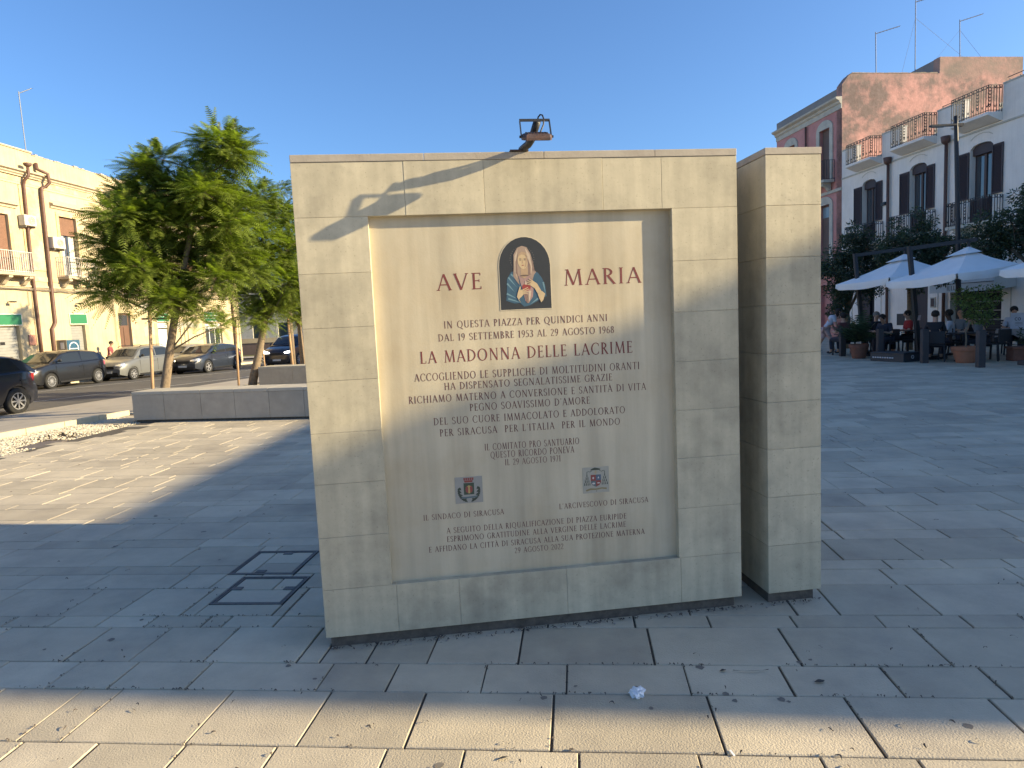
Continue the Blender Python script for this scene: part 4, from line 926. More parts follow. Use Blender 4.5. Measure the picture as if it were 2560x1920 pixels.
# bicycle by the far pole
M['bike'] = mat('bike_frame', (.35,.35,.36), .4, 0, metal=.4)
bk = thing('bicycle', 'fat tyred bicycle standing by the thin grey pole across the street', 'bicycle', (-17.1, 47.0, zr(47)), R(55))
for x in (-.55, .55):
    wl = MB().lathe([(.31+.045*math.cos(R(a)), .045*math.sin(R(a))) for a in range(0, 361, 45)], (x,0,.355), 22, 'y').build('wheel', 'tyre', bk, smooth=True)
    sp = MB()
    for k in range(10): a = math.pi*2*k/10; sp.bar((x, 0, .355), (x+.29*math.cos(a), 0, .355+.29*math.sin(a)), .006)
    sp.lathe([(0,-.03),(.04,-.03),(.04,.03),(0,.03)], (x,0,.355), 8, 'y').build('spokes', 'bike', bk)
fr = MB()
for a, b in (((-.55,0,.355),(-.08,0,.33)),((-.55,0,.355),(-.18,0,.72)),((-.08,0,.33),(-.2,0,.85)),((-.08,0,.33),(.36,0,.74)),((-.17,0,.70),(.34,0,.80)),((.33,0,.86),(.55,0,.355))): fr.tube([a, b], .022, 6)
fr.build('frame', 'bike', bk); MB().cbox(-.34, -.08, -.07, .07, .85, .90, .02).build('saddle', 'tyre', bk); MB().tube([(.22,-.3,.98),(.33,-.1,.95),(.33,.1,.95),(.22,.3,.98)], .014, 6).tube([(.33,0,.84),(.33,0,.96)], .016, 6).build('handlebar', 'tyre', bk)
M['pole'] = mat('grey_pole', (.16,.165,.17), .6, .2, 10)
p1_ = tag(MB().tube([(0,0,0),(-.05,0,3.4)], .05, 8).build('street_pole', 'pole'), 'thin grey pole standing left of the far bicycle', 'pole'); p1_.location = (-17.45, 46.6, zr(46.6))
p2_ = tag(MB().tube([(0,0,0),(-.03,0,3.1)], .035, 8).build('street_pole', 'pole'), 'slimmer grey pole rising directly behind the far bicycle', 'pole'); p2_.location = (-16.7, 47.4, zr(47))
# ------------------------------------------------------------------ buildings
M['cream'] = mat('cream_plaster', (.52,.43,.265), .9, .08, 1.2, .003, 25, (.41,.32,.205), .8, .55, .46, .62, streak=.10)
M['ochre'] = mat('ochre_plaster', (.52,.38,.20), .9, .18, 3, .004, 20, (.55,.48,.33), .8, 1.2, .45, .6)
M['moulding'] = mat('stone_moulding', (.45,.38,.27), .9, .15, 8, .003, 40, (.28,.23,.17), .6, 5, .5, .7)
M['grey_patch'] = mat('cement_patch', (.38,.35,.29), .9, .12, 4)
M['jamb'] = mat('stone_jamb', (.42,.35,.22), .9, .25, 8, .004, 30, (.26,.22,.15), .7, 4)
M['green_sign'] = mat('green_sign', (.025,.17,.075), .5, .05, 2)
M['white_paint'] = mat('white_paint', (.62,.62,.60), .6, .06, 4)
M['shutter_grey'] = mat('rolling_shutter', (.30,.30,.28), .5, .08, 6, metal=.2)
M['shutter_brown'] = mat('roller_blind_brown', (.20,.105,.065), .7, .1, 6)
M['door_brown'] = mat('wooden_door', (.13,.07,.045), .6, .15, 6, streak=.1)
M['copper'] = mat('brown_drainpipe', (.12,.062,.045), .55, .2, 10)
M['rail_white'] = mat('white_railing', (.6,.58,.53), .6, .1, 10)
M['rail_black'] = mat('black_railing', (.018,.018,.02), .5, .1, 10)
M['win_glass'] = mat('window_glass', (.04,.05,.06), .05, 0, spec=.8, coat=.6)
M['win_frame'] = mat('window_frame', (.07,.045,.04), .6, .1, 8)
M['curtain'] = mat('curtain', (.5,.48,.42), .9, .1, 5)
M['ac_white'] = mat('air_conditioner', (.52,.50,.43), .6, .06, 8)
M['ac_dark'] = mat('fan_grille', (.22,.21,.18), .7, .1, 20)
M['poster'] = mat('red_poster', (.42,.20,.14), .8, .25, 12)
M['vend_grey'] = mat('vending_side', (.22,.20,.16), .6, .08, 5)
M['vend_blue'] = mat('vending_front', (.03,.09,.15), .4, .3, 9)
M['white'] = mat('plain_white', (.62,.62,.60), .6, .05)
M['dark_void'] = mat('painted_dark_opening', (.015,.015,.018), .9, .1)
M['wall_white'] = mat('white_render_wall', (.82,.77,.69), .9, .07, 1.3, .002, 30, (.62,.57,.50), .5, .8, .5, .75, streak=.05)
M['louvre'] = mat('dark_louvre', (.045,.032,.036), .6, .08, 5)
M['pink_front'] = mat('pink_facade', (.55,.27,.245), .9, .1, 1.5, .003, 30, (.30,.12,.11), .5, 1)
M['pink_lit'] = mat('weathered_pink_wall', (.50,.275,.235), .95, .22, 6, .008, 14, (.16,.135,.12), .88, .62, .45, .60)
M['band_old'] = mat('worn_top_band', (.25,.205,.15), .95, .3, 4, .006, 14, (.48,.36,.27), .9, 1.6, .5, .62)
M['grey_wall'] = mat('grey_render', (.25,.245,.235), .95, .15, 1.5, .004, 20)
M['trim_pale'] = mat('pale_surround', (.52,.50,.42), .9, .12, 3, .003, 30, (.3,.28,.24), .5, 2)
M['rubble'] = mat('roof_coping_rubble', (.40,.33,.25), .95, .3, 12, .006, 30)
M['blue_glass'] = mat('transom_glass', (.20,.27,.31), .2, .05)
M['tiles_brown'] = mat('brown_panel', (.14,.10,.085), .8, .1, 3)

def weather(m, z0, z1, col):
    n = m.node_tree.nodes; l = m.node_tree.links; b = n['Principled BSDF']; src = b.inputs['Base Color'].links[0].from_socket
    tc = n.new('ShaderNodeTexCoord'); sp = n.new('ShaderNodeSeparateXYZ'); l.new(tc.outputs['Object'], sp.inputs[0])
    mr = n.new('ShaderNodeMapRange'); mr.inputs[1].default_value = z0; mr.inputs[2].default_value = z1; l.new(sp.outputs['Z'], mr.inputs[0])
    nz = n.new('ShaderNodeTexNoise'); nz.inputs['Scale'].default_value = 1.1; nz.inputs['Detail'].default_value = 9; nz.inputs['Roughness'].default_value = .75; l.new(tc.outputs['Object'], nz.inputs['Vector'])
    ad = n.new('ShaderNodeMath'); ad.operation = 'MULTIPLY_ADD'; ad.inputs[1].default_value = 2.6; ad.inputs[2].default_value = -1.55; l.new(nz.outputs['Fac'], ad.inputs[0])
    a2 = n.new('ShaderNodeMath'); a2.operation = 'ADD'; a2.use_clamp = True; l.new(ad.outputs[0], a2.inputs[0]); l.new(mr.outputs[0], a2.inputs[1])
    m3 = n.new('ShaderNodeMath'); m3.operation = 'MULTIPLY'; m3.inputs[1].default_value = .85; l.new(a2.outputs[0], m3.inputs[0])
    mx = n.new('ShaderNodeMix'); mx.data_type = 'RGBA'; mx.inputs[7].default_value = (*col, 1); l.new(m3.outputs[0], mx.inputs[0]); l.new(src, mx.inputs[6]); l.new(mx.outputs[2], b.inputs['Base Color'])
weather(M['pink_lit'], 11.7, 12.5, (.24,.20,.165))
class Facade:
    """local frame: x along the facade (away from the camera), z up, e = metres out from the wall"""
    def __init__(s, root, o): s.root, s.o = root, o
    def bx(s, mb, s0, s1, e0, e1, z0, z1):
        y = sorted((s.o*e0, s.o*e1)); return mb.box(s0, s1, y[0], y[1], z0, z1)
    def box(s, name, m, s0, s1, e0, e1, z0, z1, parent=None, label=None):
        return s.bx(MB(), s0, s1, e0, e1, z0, z1).build(name, m, parent or s.root, label=label)
    def wall(s, s0, s1, z0, z1, openings, m, depth=.28, name='wall'):
        S = sorted({s0, s1}|{a for q in openings for a in q[:2] if s0 < a < s1}); Z = sorted({z0, z1}|{a for q in openings for a in q[2:4] if z0 < a < z1})
        mb = MB()
        for a, b in zip(S[:-1], S[1:]):
            for c, d_ in zip(Z[:-1], Z[1:]):
                sm_, zm = (a+b)/2, (c+d_)/2
                if any(q[0] < sm_ < q[1] and q[2] < zm < q[3] for q in openings): continue
                mb.quad((a, 0, c), (b, 0, c), (b, 0, d_), (a, 0, d_))
        for q in openings:
            a, b, c, d_ = q[:4]; y = -s.o*depth
            mb.quad((a,0,c),(a,y,c),(a,y,d_),(a,0,d_)); mb.quad((b,0,c),(b,y,c),(b,y,d_),(b,0,d_)); mb.quad((a,0,d_),(b,0,d_),(b,y,d_),(a,y,d_)); mb.quad((a,0,c),(b,0,c),(b,y,c),(a,y,c))
        return mb.build(name, m, s.root, recalc=False)
def railing(F_, name, s0, s1, e, z0, z1, m, gap=.11, r=.011, fancy=False):
    mb = MB(); o = F_.o
    for (a, b) in (((s0, o*.02), (s0, o*e)), ((s0, o*e), (s1, o*e)), ((s1, o*e), (s1, o*.02))):
        for z in ((z0+.05, z1) if not fancy else (z0+.05, z1-.10, z1)): mb.bar((a[0], a[1], z), (b[0], b[1], z), r*2.1, r*1.6)
        L_ = math.dist(a, b); n_ = max(2, int(L_/gap))
        for i in range(n_+1):
            t = i/n_; x, y = a[0]+(b[0]-a[0])*t, a[1]+(b[1]-a[1])*t
            mb.bar((x, y, z0), (x, y, z1), r*1.5, r*1.5)
            if fancy and i < n_ and i % 2 == 0:
                t2 = (i+1)/n_; x2, y2 = a[0]+(b[0]-a[0])*t2, a[1]+(b[1]-a[1])*t2; xm, ym = (x+x2)/2, (y+y2)/2
                mb.bar((x, y, z0+.26), (xm, ym, z0+.15), r*1.2, r*1.2); mb.bar((x2, y2, z0+.26), (xm, ym, z0+.15), r*1.2, r*1.2)
                mb.bar((x, y, z1), (xm, ym, z1-.10), r*1.2, r*1.2); mb.bar((xm, ym, z1-.10), (x2, y2, z1), r*1.2, r*1.2)
                if i % 6 == 4:
                    for q in range(5): mb.bar((xm, ym, z0+.22+q*.11), (x, y, z0+.29+q*.11), r*1.6, r*1.2); mb.bar((xm, ym, z0+.22+q*.11), (x2, y2, z0+.29+q*.11), r*1.6, r*1.2)
    return mb.build(name, m, F_.root)

# --- cream building on the left
lb = thing('cream_building', 'long two storey cream building across the street with balconies, drainpipes and green shop signs', 'building', (-21.4, 28.6, 0), R(83))
FL = Facade(lb, -1)
ops = [(-1.0,.27,-.9,2.31), (3.13,4.04,-.9,2.31), (6.42,7.35,-.9,2.90), (9.55,10.55,-.9,2.38), (14.25,16.2,-.9,2.30), (-5.5,-4.4,-.9,2.4), (-9,-7.5,-.9,2.4),
       (-1.0,.35,4.62,7.1), (3.13,4.18,4.62,7.44), (6.35,7.45,5.0,7.2), (9.4,10.45,4.62,7.4), (12.6,13.65,4.9,7.3), (15.6,16.7,4.62,7.4), (-5.6,-4.5,4.62,7.3), (-9.6,-8.5,4.62,7.3)]
FL.wall(-14, 18.6, -1.0, 9.95, ops, 'cream')
FL.box('back_wall', 'cream', -14, 18.6, -.28, -11, -1.0, 9.6)
FL.box('end_wall', 'cream', 18.585, 18.6, -.001, -.28, -1.0, 9.95)
FL.box('parapet', 'cream', -14, 1.97, .0, -.3, 9.952, 10.03); FL.box('parapet_coping', 'moulding', -14, 1.99, .05, -.35, 10.032, 10.10)
rb = MB(); rr = random.Random(8); x = 2.0
while x < 18.6:
    L_ = rr.uniform(.12, .4); FL.bx(rb, x, min(18.6, x+L_), rr.uniform(-.02, .03), -.3, 9.952, 9.985+rr.uniform(0, .07)); x += L_+rr.uniform(0, .03)
rb.build('rubble_coping', 'rubble', lb)
FL.box('frieze', 'ochre', -14, 18.6, .0, .012, 8.62, 8.86)
def cornice(F_, s0, s1, z, prof, m, nm='cornice'):
    mb = MB(); n = len(prof); V = [(s0, F_.o*e, z+dz) for e, dz in prof]+[(s1, F_.o*e, z+dz) for e, dz in prof]
    mb.add(V, [tuple(range(n)), tuple(range(n, 2*n))]+[(i, (i+1)%n, n+(i+1)%n, n+i) for i in range(n)]); return mb.build(nm, m, F_.root)
CP = [(0,0),(.05,0),(.05,.05),(.12,.10),(.12,.15),(.24,.20),(.24,.27),(.16,.29),(0,.30)]
cornice(FL, 2.24, 18.6, 8.87, CP, 'moulding'); cornice(FL, -14, 2.22, 8.87, [(e+.05, z) if e > 0 else (0, z) for e, z in CP], 'moulding')
cornice(FL, -14, 18.6, 8.50, [(0,0),(.03,.01),(.03,.05),(0,.06)], 'moulding', 'string_course')
FL.box('pilaster', 'ochre', 1.05, 2.05, .0, .04, 4.8, 8.49); FL.box('pilaster', 'cream', 1.1, 2.3, .0, .035, -.9, 4.0)
FL.box('string_course', 'moulding', -14, 18.6, .0, .05, 4.02, 4.10); FL.box('wall_band', 'ochre', -14, 18.6, .0, .03, 4.30, 4.52)
FL.box('cement_patch', 'grey_patch', 2.75, 4.35, .0, .006, 8.12, 8.42)
pt = MB(); pt.prism([(8.35,2.1),(8.9,2.25),(9.3,2.0),(9.35,1.6),(8.9,1.75),(8.4,1.55)], -.006, -.0005); pt.build('cement_patch', 'grey_patch', lb)
pt = MB(); pt.prism([(11.2,2.3),(12.6,2.4),(13.6,2.2),(13.4,2.0),(12.2,2.1),(11.3,1.9)], -.006, -.0005); pt.build('cement_patch', 'grey_patch', lb)
pt = MB(); pt.prism([(8.2,3.3),(8.6,3.6),(9.0,3.3),(8.8,2.95),(8.4,3.0)], -.006, -.0005); pt.build('cement_patch', 'grey_patch', lb)
def lwin(s0, s1, z0, z1, blind, hood=True, brown=False, frame_m='win_frame'):
    w_ = FL.box('window', frame_m, s0+.002, s1-.002, -.20, -.24, z0, z1-.002)
    g2 = MB(); mid = (s0+s1)/2
    FL.bx(g2, s0+.06, mid-.03, -.185, -.198, z0+.06, z1-.06); FL.bx(g2, mid+.03, s1-.06, -.185, -.198, z0+.06, z1-.06); g2.build('pane', 'win_glass', w_)
    c2 = MB(); FL.bx(c2, s0+.07, mid-.15, -.176, -.184, z0+.08, z1-.4); FL.bx(c2, mid+.15, s1-.07, -.176, -.184, z0+.08, z1-.4); c2.build('curtain', 'curtain', w_)
    if blind < z1:
        b2 = MB(); z = z1-.03
        while z > blind:
            FL.bx(b2, s0+.03, s1-.03, -.10, -.118, z-.052, z-.004); z -= .055
        b2.build('roller_blind', 'shutter_brown', w_)
    if hood:
        cornice(FL, s0-.45, s1+.45, z1+.30, [(0,0),(.06,.02),(.08,.10),(.20,.14),(.20,.20),(.12,.25),(0,.27)], 'moulding', 'window_hood')
        sr_ = MB()
        FL.bx(sr_, s0-.16, s0-.001, 0, .03, z0, z1); FL.bx(sr_, s1+.001, s1+.16, 0, .03, z0, z1); FL.bx(sr_, s0-.16, s1+.16, 0, .032, z1+.001, z1+.18); sr_.build('window_surround', 'ochre', lb)
lwin(-1.0,.35,4.62,7.1, 4.7, True)
lwin(3.13,4.18,4.62,7.44, 6.59, True); lwin(6.35,7.45,5.0,7.2, 5.8); lwin(9.4,10.45,4.62,7.4, 6.3); lwin(12.6,13.65,4.9,7.3, 5.4); lwin(15.6,16.7,4.62,7.4, 6.2); lwin(-5.6,-4.5,4.62,7.3, 5.2); lwin(-9.6,-8.5,4.62,7.3, 5.2)
for a, b in ((6.2,7.6),(12.45,13.8)): FL.box('window_sill', 'moulding', a, b, .0, .12, 4.86, 4.98)
def lbalc(s0, s1, e=.6):
    b_ = FL.box('balcony', 'moulding', s0, s1, .052, e, 4.46, 4.58)
    for k in range(3):
        a = s0+.18+(s1-s0-.36)*k/2
        mb = MB(); mb.prism([(0, 4.459), (-e*.92, 4.459), (-e*.9, 4.36), (-e*.55, 4.26), (-e*.3, 4.10), (-.052, 4.04), (-.052, 4.10)][1:], a-.10, a+.10, 'yz')
        mb.build('corbel', 'moulding', b_)
    r_ = railing(FL, 'railing', s0+.03, s1-.03, e-.04, 4.58, 5.48, 'rail_white', .105, .012); r_.parent = b_
lbalc(-1.6, .82); lbalc(2.68, 4.68); lbalc(9.0, 10.9); lbalc(15.2, 17.1); lbalc(-6.2, -4)
# ground floor
def rolls(s0, s1, z1, m='shutter_grey', step=.13):
    mb = MB(); z = z1-.02; o = FL
    while z > -.75: FL.bx(mb, s0+.02, s1-.02, -.13, -.15, z-step+.012, z); z -= step
    sh = mb.build('rolling_shutter', m, lb); FL.box('shutter_back', 'shutter_grey', s0+.01, s1-.01, -.155, -.175, -.8, z1-.01, sh)
rolls(-1.0, .27, 2.31); rolls(3.13, 4.04, 2.31); rolls(9.55, 10.55, 2.0, 'white_paint'); rolls(-5.5,-4.4,2.4); rolls(-9,-7.5,2.4)
FL.box('letter_slot', 'dark_void', -.62, -.38, -.125, -.13, 1.52, 1.64)
def fascia(s0, s1, z0, z1, marks=False):
    f_ = FL.box('shop_sign', 'white_paint', s0, s1, .002, .05, z0, z1); FL.box('sign_panel', 'green_sign', s0+.03, s1-.03, .0505, .06, z0+.03, z1-.03, f_)
    if marks:
        mb = MB(); x = s0+.1; q = random.Random(int(s0*7))
        for zz_ in (z0+(z1-z0)*.62, z0+(z1-z0)*.32):
            x = s0+.1
            while x < s1-.14:
                L_ = q.uniform(.03, .07); FL.bx(mb, x, x+L_, .0605, .064, zz_-.025, zz_+.03); x += L_+.02+(.06 if q.random() < .2 else 0)
        mb.build('sign_lettering', 'white', f_)
fascia(-1.1, .42, 2.34, 2.84); fascia(3.1, 4.2, 2.35, 2.86); fascia(9.5, 10.6, 2.42, 2.92, True); fascia(14.2, 16.25, 2.40, 3.0, True)
FL.box('shop_transom', 'white_paint', 9.56, 10.54, -.10, -.13, 2.06, 2.37)
for a in ((.271,.50),(4.041,4.28),(9.3,9.54),(10.56,10.8),(14.0,14.24)): FL.box('jamb', 'jamb', a[0], a[1], .0, .02, -.8, 2.33)
d_ = FL.box('door', 'door_brown', 6.425, 7.345, -.14, -.19, -.8, 2.895)
FL.box('fanlight', 'win_glass', 6.5, 7.27, -.132, -.139, 2.25, 2.8, d_); FL.box('door_leaf', 'door_brown', 6.47, 6.86, -.115, -.139, -.7, 2.15, d_); FL.box('door_leaf', 'door_brown', 6.90, 7.30, -.115, -.139, -.7, 2.15, d_)
FL.box('door_surround', 'ochre', 6.22, 6.419, .0, .02, -.8, 3.05); FL.box('door_surround', 'ochre', 7.351, 7.55, .0, .02, -.8, 3.05)
sp_ = FL.box('shop_window', 'white_paint', 14.255, 16.195, -.14, -.18, -.8, 2.295)
for k in range(3): FL.box('pane', 'win_glass', 14.32+k*.63, 14.86+k*.63, -.128, -.139, -.55, 1.95, sp_)
FL.box('red_poster', 'poster', .68, 1.04, .036, .05, 1.45, 1.92)
for s_p in (11.6, 12.0, 12.35): FL.bx(MB(), s_p, s_p+.05, .001, .05, -.6, 3.6).build('wall_conduit', 'moulding', lb)
# drainpipes
pp = MB(); O = lambda s, e, z: (s, -e, z)
pp.tube([O(1.33,.34,9.30), O(1.33,.34,9.0), O(1.30,.36,8.9), O(1.27,.16,8.7), O(1.25,.12,8.5), O(1.18,.12,4.6), O(1.2,.12,2.4), O(1.21,.12,-.6)], .062, 8)
pp.tube([O(1.33,.34,9.28), O(1.33,.34,9.34), O(1.33,.34,9.44)], [.07,.15,.17], 8); pp.build('drainpipe', 'copper', lb, smooth=True)
pp = MB(); pp.tube([O(2.06,.10,9.62), O(2.06,.14,9.35), O(2.16,.30,9.26), O(2.38,.36,9.2), O(2.42,.36,8.8), O(2.36,.2,8.62), O(2.2,.14,8.56), O(2.18,.12,8.3), O(2.15,.12,4.6), O(2.14,.12,2.45), O(2.05,.12,2.3), O(1.92,.12,2.15), O(1.92,.12,-.6)], .075, 8)
pp.build('drainpipe', 'copper', lb, smooth=True)
pp = MB(); pp.tube([O(17.6,.1,8.6), O(17.6,.1,-.6)], .06, 8); pp.build('drainpipe', 'copper', lb, smooth=True)
# bundled cables along the wall
cm_ = MB()
for k in range(4):
    pts = []; ph = k*1.7
    for i in range(60):
        s = -8+26.5*i/59; pts.append(O(s, .075+.02*k, 3.90+.02*k+.035*math.sin(s*1.3+ph)-.02*math.sin(s*.5)))
    cm_.tube(pts, .014, 5)
for s_, z_ in ((.9,3.2),(6.1,1.4)): cm_.tube([O(s_,.05,3.85), O(s_,.05,z_)], .012, 5)
M['cable_grey'] = mat('cable_bundle', (.22,.19,.15), .8, .2, 8)
cm_.build('cable_bundle', 'cable_grey', lb)
for k, (s0, s1, z0, z1) in enumerate(((.83,1.46,6.70,7.16), (2.28,2.98,5.86,6.38))):
    lab = ['white air conditioner unit beside the brown roller blind, the higher of the two', 'white air conditioner unit between the drainpipe and the balcony window, the lower of the two'][k]
    ac = thing('air_conditioner', lab, 'air conditioner', (-21.4, 28.6, 0), R(83), 'air conditioners on the cream facade'); FA = Facade(ac, -1)
    bx_ = MB().cbox(s0, s1, -.36, -.06, z0, z1, .015); bx_.build('casing', 'ac_white', ac)
    f_ = MB()
    for rr_ in (.05,.09,.13,.17): f_.lathe([(rr_,-.003),(rr_+.012,-.003),(rr_+.012,.003),(rr_,.003),(rr_,-.003)], ((s0+s1)/2+.05, -.366, (z0+z1)/2), 20, 'y')
    for q in range(8): a = q*math.pi/4; f_.bar(((s0+s1)/2+.05+.03*math.cos(a), -.366, (z0+z1)/2+.03*math.sin(a)), ((s0+s1)/2+.05+.18*math.cos(a), -.366, (z0+z1)/2+.18*math.sin(a)), .007, .005, Vector((0,1,0)))
    f_.build('fan_grille', 'ac_dark', ac)
    MB().box(s0+.05, s0+.09, -.34, .0, z0-.08, z0-.001).box(s1-.09, s1-.05, -.34, .0, z0-.08, z0-.001).build('bracket', 'ac_dark', ac)
for k, s_ in enumerate((-.16, 3.62)):
    t = thing('wall_lamp', ['small dark wall floodlight above the leftmost rolling shutter', 'small dark wall floodlight above the second rolling shutter'][k], 'lamp', (-21.4, 28.6, 0), R(83), 'wall floodlights over the shutters')
    MB().bar(O(s_, .0, 3.34), O(s_, .22, 3.36), .035).build('arm', 'dark_metal', t); MB().box(s_-.10, s_+.10, -.36, -.22, 3.31, 3.37).build('head', 'dark_metal', t)
vd = thing('vending_machine', 'vending machine with a white arched window frame against the cream wall', 'vending machine', (-21.4, 28.6, 0), R(83))
MB().box(2.15, 2.95, -.55, -.04, -.35, 1.62).build('cabinet', 'vend_grey', vd); MB().box(2.17, 2.93, -.565, -.551, -.33, 1.60).build('front_panel', 'vend_blue', vd)
ar = [(2.55+.25*math.cos(R(a)), 1.22+.25*math.sin(R(a))) for a in range(0, 181, 15)]
ap = MB(); outer = [(2.81,-.1)]+[(2.55+.27*math.cos(R(a)), 1.22+.27*math.sin(R(a))) for a in range(0,181,15)]+[(2.28,-.1)]
for (a, b), (c1, d1) in zip(outer[:-1], outer[1:]): ap.bar((a, -.57, b), (c1, -.57, d1), .05, .012, Vector((0,1,0)))
for z in (.2,.45,.7,.95,1.2): ap.box(2.30, 2.80, -.575, -.568, z-.015, z+.015)
ap.build('arch_frame', 'white', vd); bt = MB(); q = random.Random(2)
for z in (.22,.47,.72,.97):
    for k in range(5): bt.box(2.33+k*.095, 2.39+k*.095, -.574, -.567, z, z+.15)
bt.build('bottles', 'vend_grey', vd)
MB().box(2.149-.004, 2.149, -.42, -.24, 1.2, 1.5).build('paper_notice', 'white', vd)
def antenna(label, base, top, arm, th=.022, guy=None, group='television antennas on the roofs', m='pole_blue'):
    t = thing('roof_antenna', label, 'antenna', base, 0, group); B = Vector(base)
    MB().tube([(0,0,-.3), Vector(top)-B], th, 6).build('mast', m, t); a = Vector(arm)-B; tp = Vector(top)-B-Vector((0,0,.08))
    ab = MB(); ab.tube([tp, a], th*.9, 5)
    for k in range(7):
        p = tp.lerp(a, .12+k*.14); nrm = (a-tp).normalized().cross(Vector((0,0,1))); ab.bar(p-nrm*.14, p+nrm*.14, .008)
    ab.build('boom', m, t)
    if guy:
        g3 = MB()
        for gp_ in guy: g3.tube([tp*.8, Vector(gp_)-B], .006, 4)
        g3.build('guy_wire', m, t)
M['pole_blue'] = mat('antenna_metal', (.20,.23,.28), .5, .1, metal=.3)
def onL(s, z, e=0): return (-21.4+s*.1219+e*.9925, 28.6+s*.9925-e*.1219, z)
antenna('lone television antenna with a slanting boom on the cream building roof at left', onL(2.40, 9.97, -.6), onL(2.35, 12.9, -.6), onL(3.10, 13.28, -.6), .024, [onL(2.7, 9.97, -.9)])

# --- right hand row
rbd = thing('white_building', 'white rendered two storey building behind the cafe with dark louvred shutters and roof balconies', 'building', (17.5, 20, 0), R(96.6))
FR = Facade(rbd, 1)
WN = [(9.62,10.54), (6.61,7.53), (3.5,4.49)]
ops = [(a, b, 4.30, 7.09) for a, b in WN]+[(9.66,10.82,-.02,2.55), (6.45,7.3,-.02,2.6), (3.0,5.3,-.02,2.55)]
FR.wall(2.0, 12.06, -.5, 8.0, ops, 'wall_white')
FR.box('back_wall', 'wall_white', 2.0, 12.05, -.28, -10, -.5, 7.75); FR.box('interior_shade_sheet', 'dark_void', 2.6, 11.2, -.27, -.279, -.4, 2.7)  # near-black sheet: shade of the rooms behind the openings, put into its colour
gaps = [(3.15,4.80), (6.1,8.0), (9.25,10.96)]
x = 2.0
for a, b in gaps+[(12.06, 12.06)]:
    FR.box('parapet', 'wall_white', x, a, 0, -.22, 8.001, 8.78); FR.box('parapet_coping', 'trim_pale', x, a, .02, -.24, 8.781, 8.84); x = b
rl_ = MB(); FR.bx(rl_, 2.0, 3.1, -.1, -.13, 8.99, 9.01); FR.bx(rl_, 4.9, 6.0, -.1, -.13, 8.93, 8.95); FR.bx(rl_, 8.1, 9.2, -.1, -.13, 8.93, 8.95)
for s_ in (2.05,2.6,3.0,4.95,5.95,8.15,9.15): FR.bx(rl_, s_, s_+.02, -.105, -.125, 8.84, 8.93)
rl_.build('parapet_rail', 'rail_black', rbd)
FR.box('string_course', 'trim_pale', 2.0, 12.06, .0, .035, 7.50, 7.56)
for a, b in gaps:
    s_ = MB(); V = []
    prof = [(0,7.62),(.10,7.62),(.56,7.80),(.56,7.90),(0,7.90)]
    n = 5; V = [(a, e, z) for e, z in prof]+[(b, e, z) for e, z in prof]
    s_.add(V, [tuple(range(n)), tuple(range(n, 2*n))]+[(i, (i+1)%n, n+(i+1)%n, n+i) for i in range(n)]); s_ = s_.build('roof_balcony', 'wall_white', rbd)
    r_ = railing(FR, 'railing', a+.02, b-.02, .53, 7.90, 8.78, 'rail_black', .10, .011, True); r_.parent = s_
for a, b in ((9.9,10.5),(7.0,7.7),(3.9,4.6)): FR.box('chimney_block', 'trim_pale', a, b, -1.2, -1.8, 7.75, 8.62)
def arch_infill(F_, a, b, z0, z1, m):
    mb = MB(); c = (a+b)/2; n = 10; y = 0
    P = [(a+(b-a)*i/n) for i in range(n+1)]; zc = lambda x: z0+(z1-z0)*math.sqrt(max(0, 1-((x-c)/((b-a)/2))**2))
    for i in range(n): 
        for yy in (F_.o*.001, -F_.o*.279):
            mb.quad((P[i], yy, zc(P[i])), (P[i+1], yy, zc(P[i+1])), (P[i+1], yy, z1+.002), (P[i], yy, z1+.002))
        mb.quad((P[i], F_.o*.001, zc(P[i])), (P[i+1], F_.o*.001, zc(P[i+1])), (P[i+1], -F_.o*.279, zc(P[i+1])), (P[i], -F_.o*.279, zc(P[i])))
    return mb.build('arch', m, F_.root)
def louvre(F_, s0, s1, z0, z1, e, parent, name='shutter'):
    mb = MB(); F_.bx(mb, s0, s0+.045, e, e+.035, z0, z1); F_.bx(mb, s1-.045, s1, e, e+.035, z0, z1); F_.bx(mb, s0+.045, s1-.045, e, e+.035, z0, z0+.05); F_.bx(mb, s0+.045, s1-.045, e, e+.035, z1-.05, z1)
    z = z0+.07
    while z < z1-.07:
        a = (s0+.045, F_.o*(e+.004), z+.025); mb.add([(s0+.045, F_.o*(e+.004), z+.03), (s1-.045, F_.o*(e+.004), z+.03), (s1-.045, F_.o*(e+.031), z-.01), (s0+.045, F_.o*(e+.031), z-.01)], [(0,1,2,3)]); z += .05
    F_.bx(mb, s0+.04, s1-.04, e+.001, e+.003, z0+.04, z1-.04)
    return mb.build(name, 'louvre', parent)
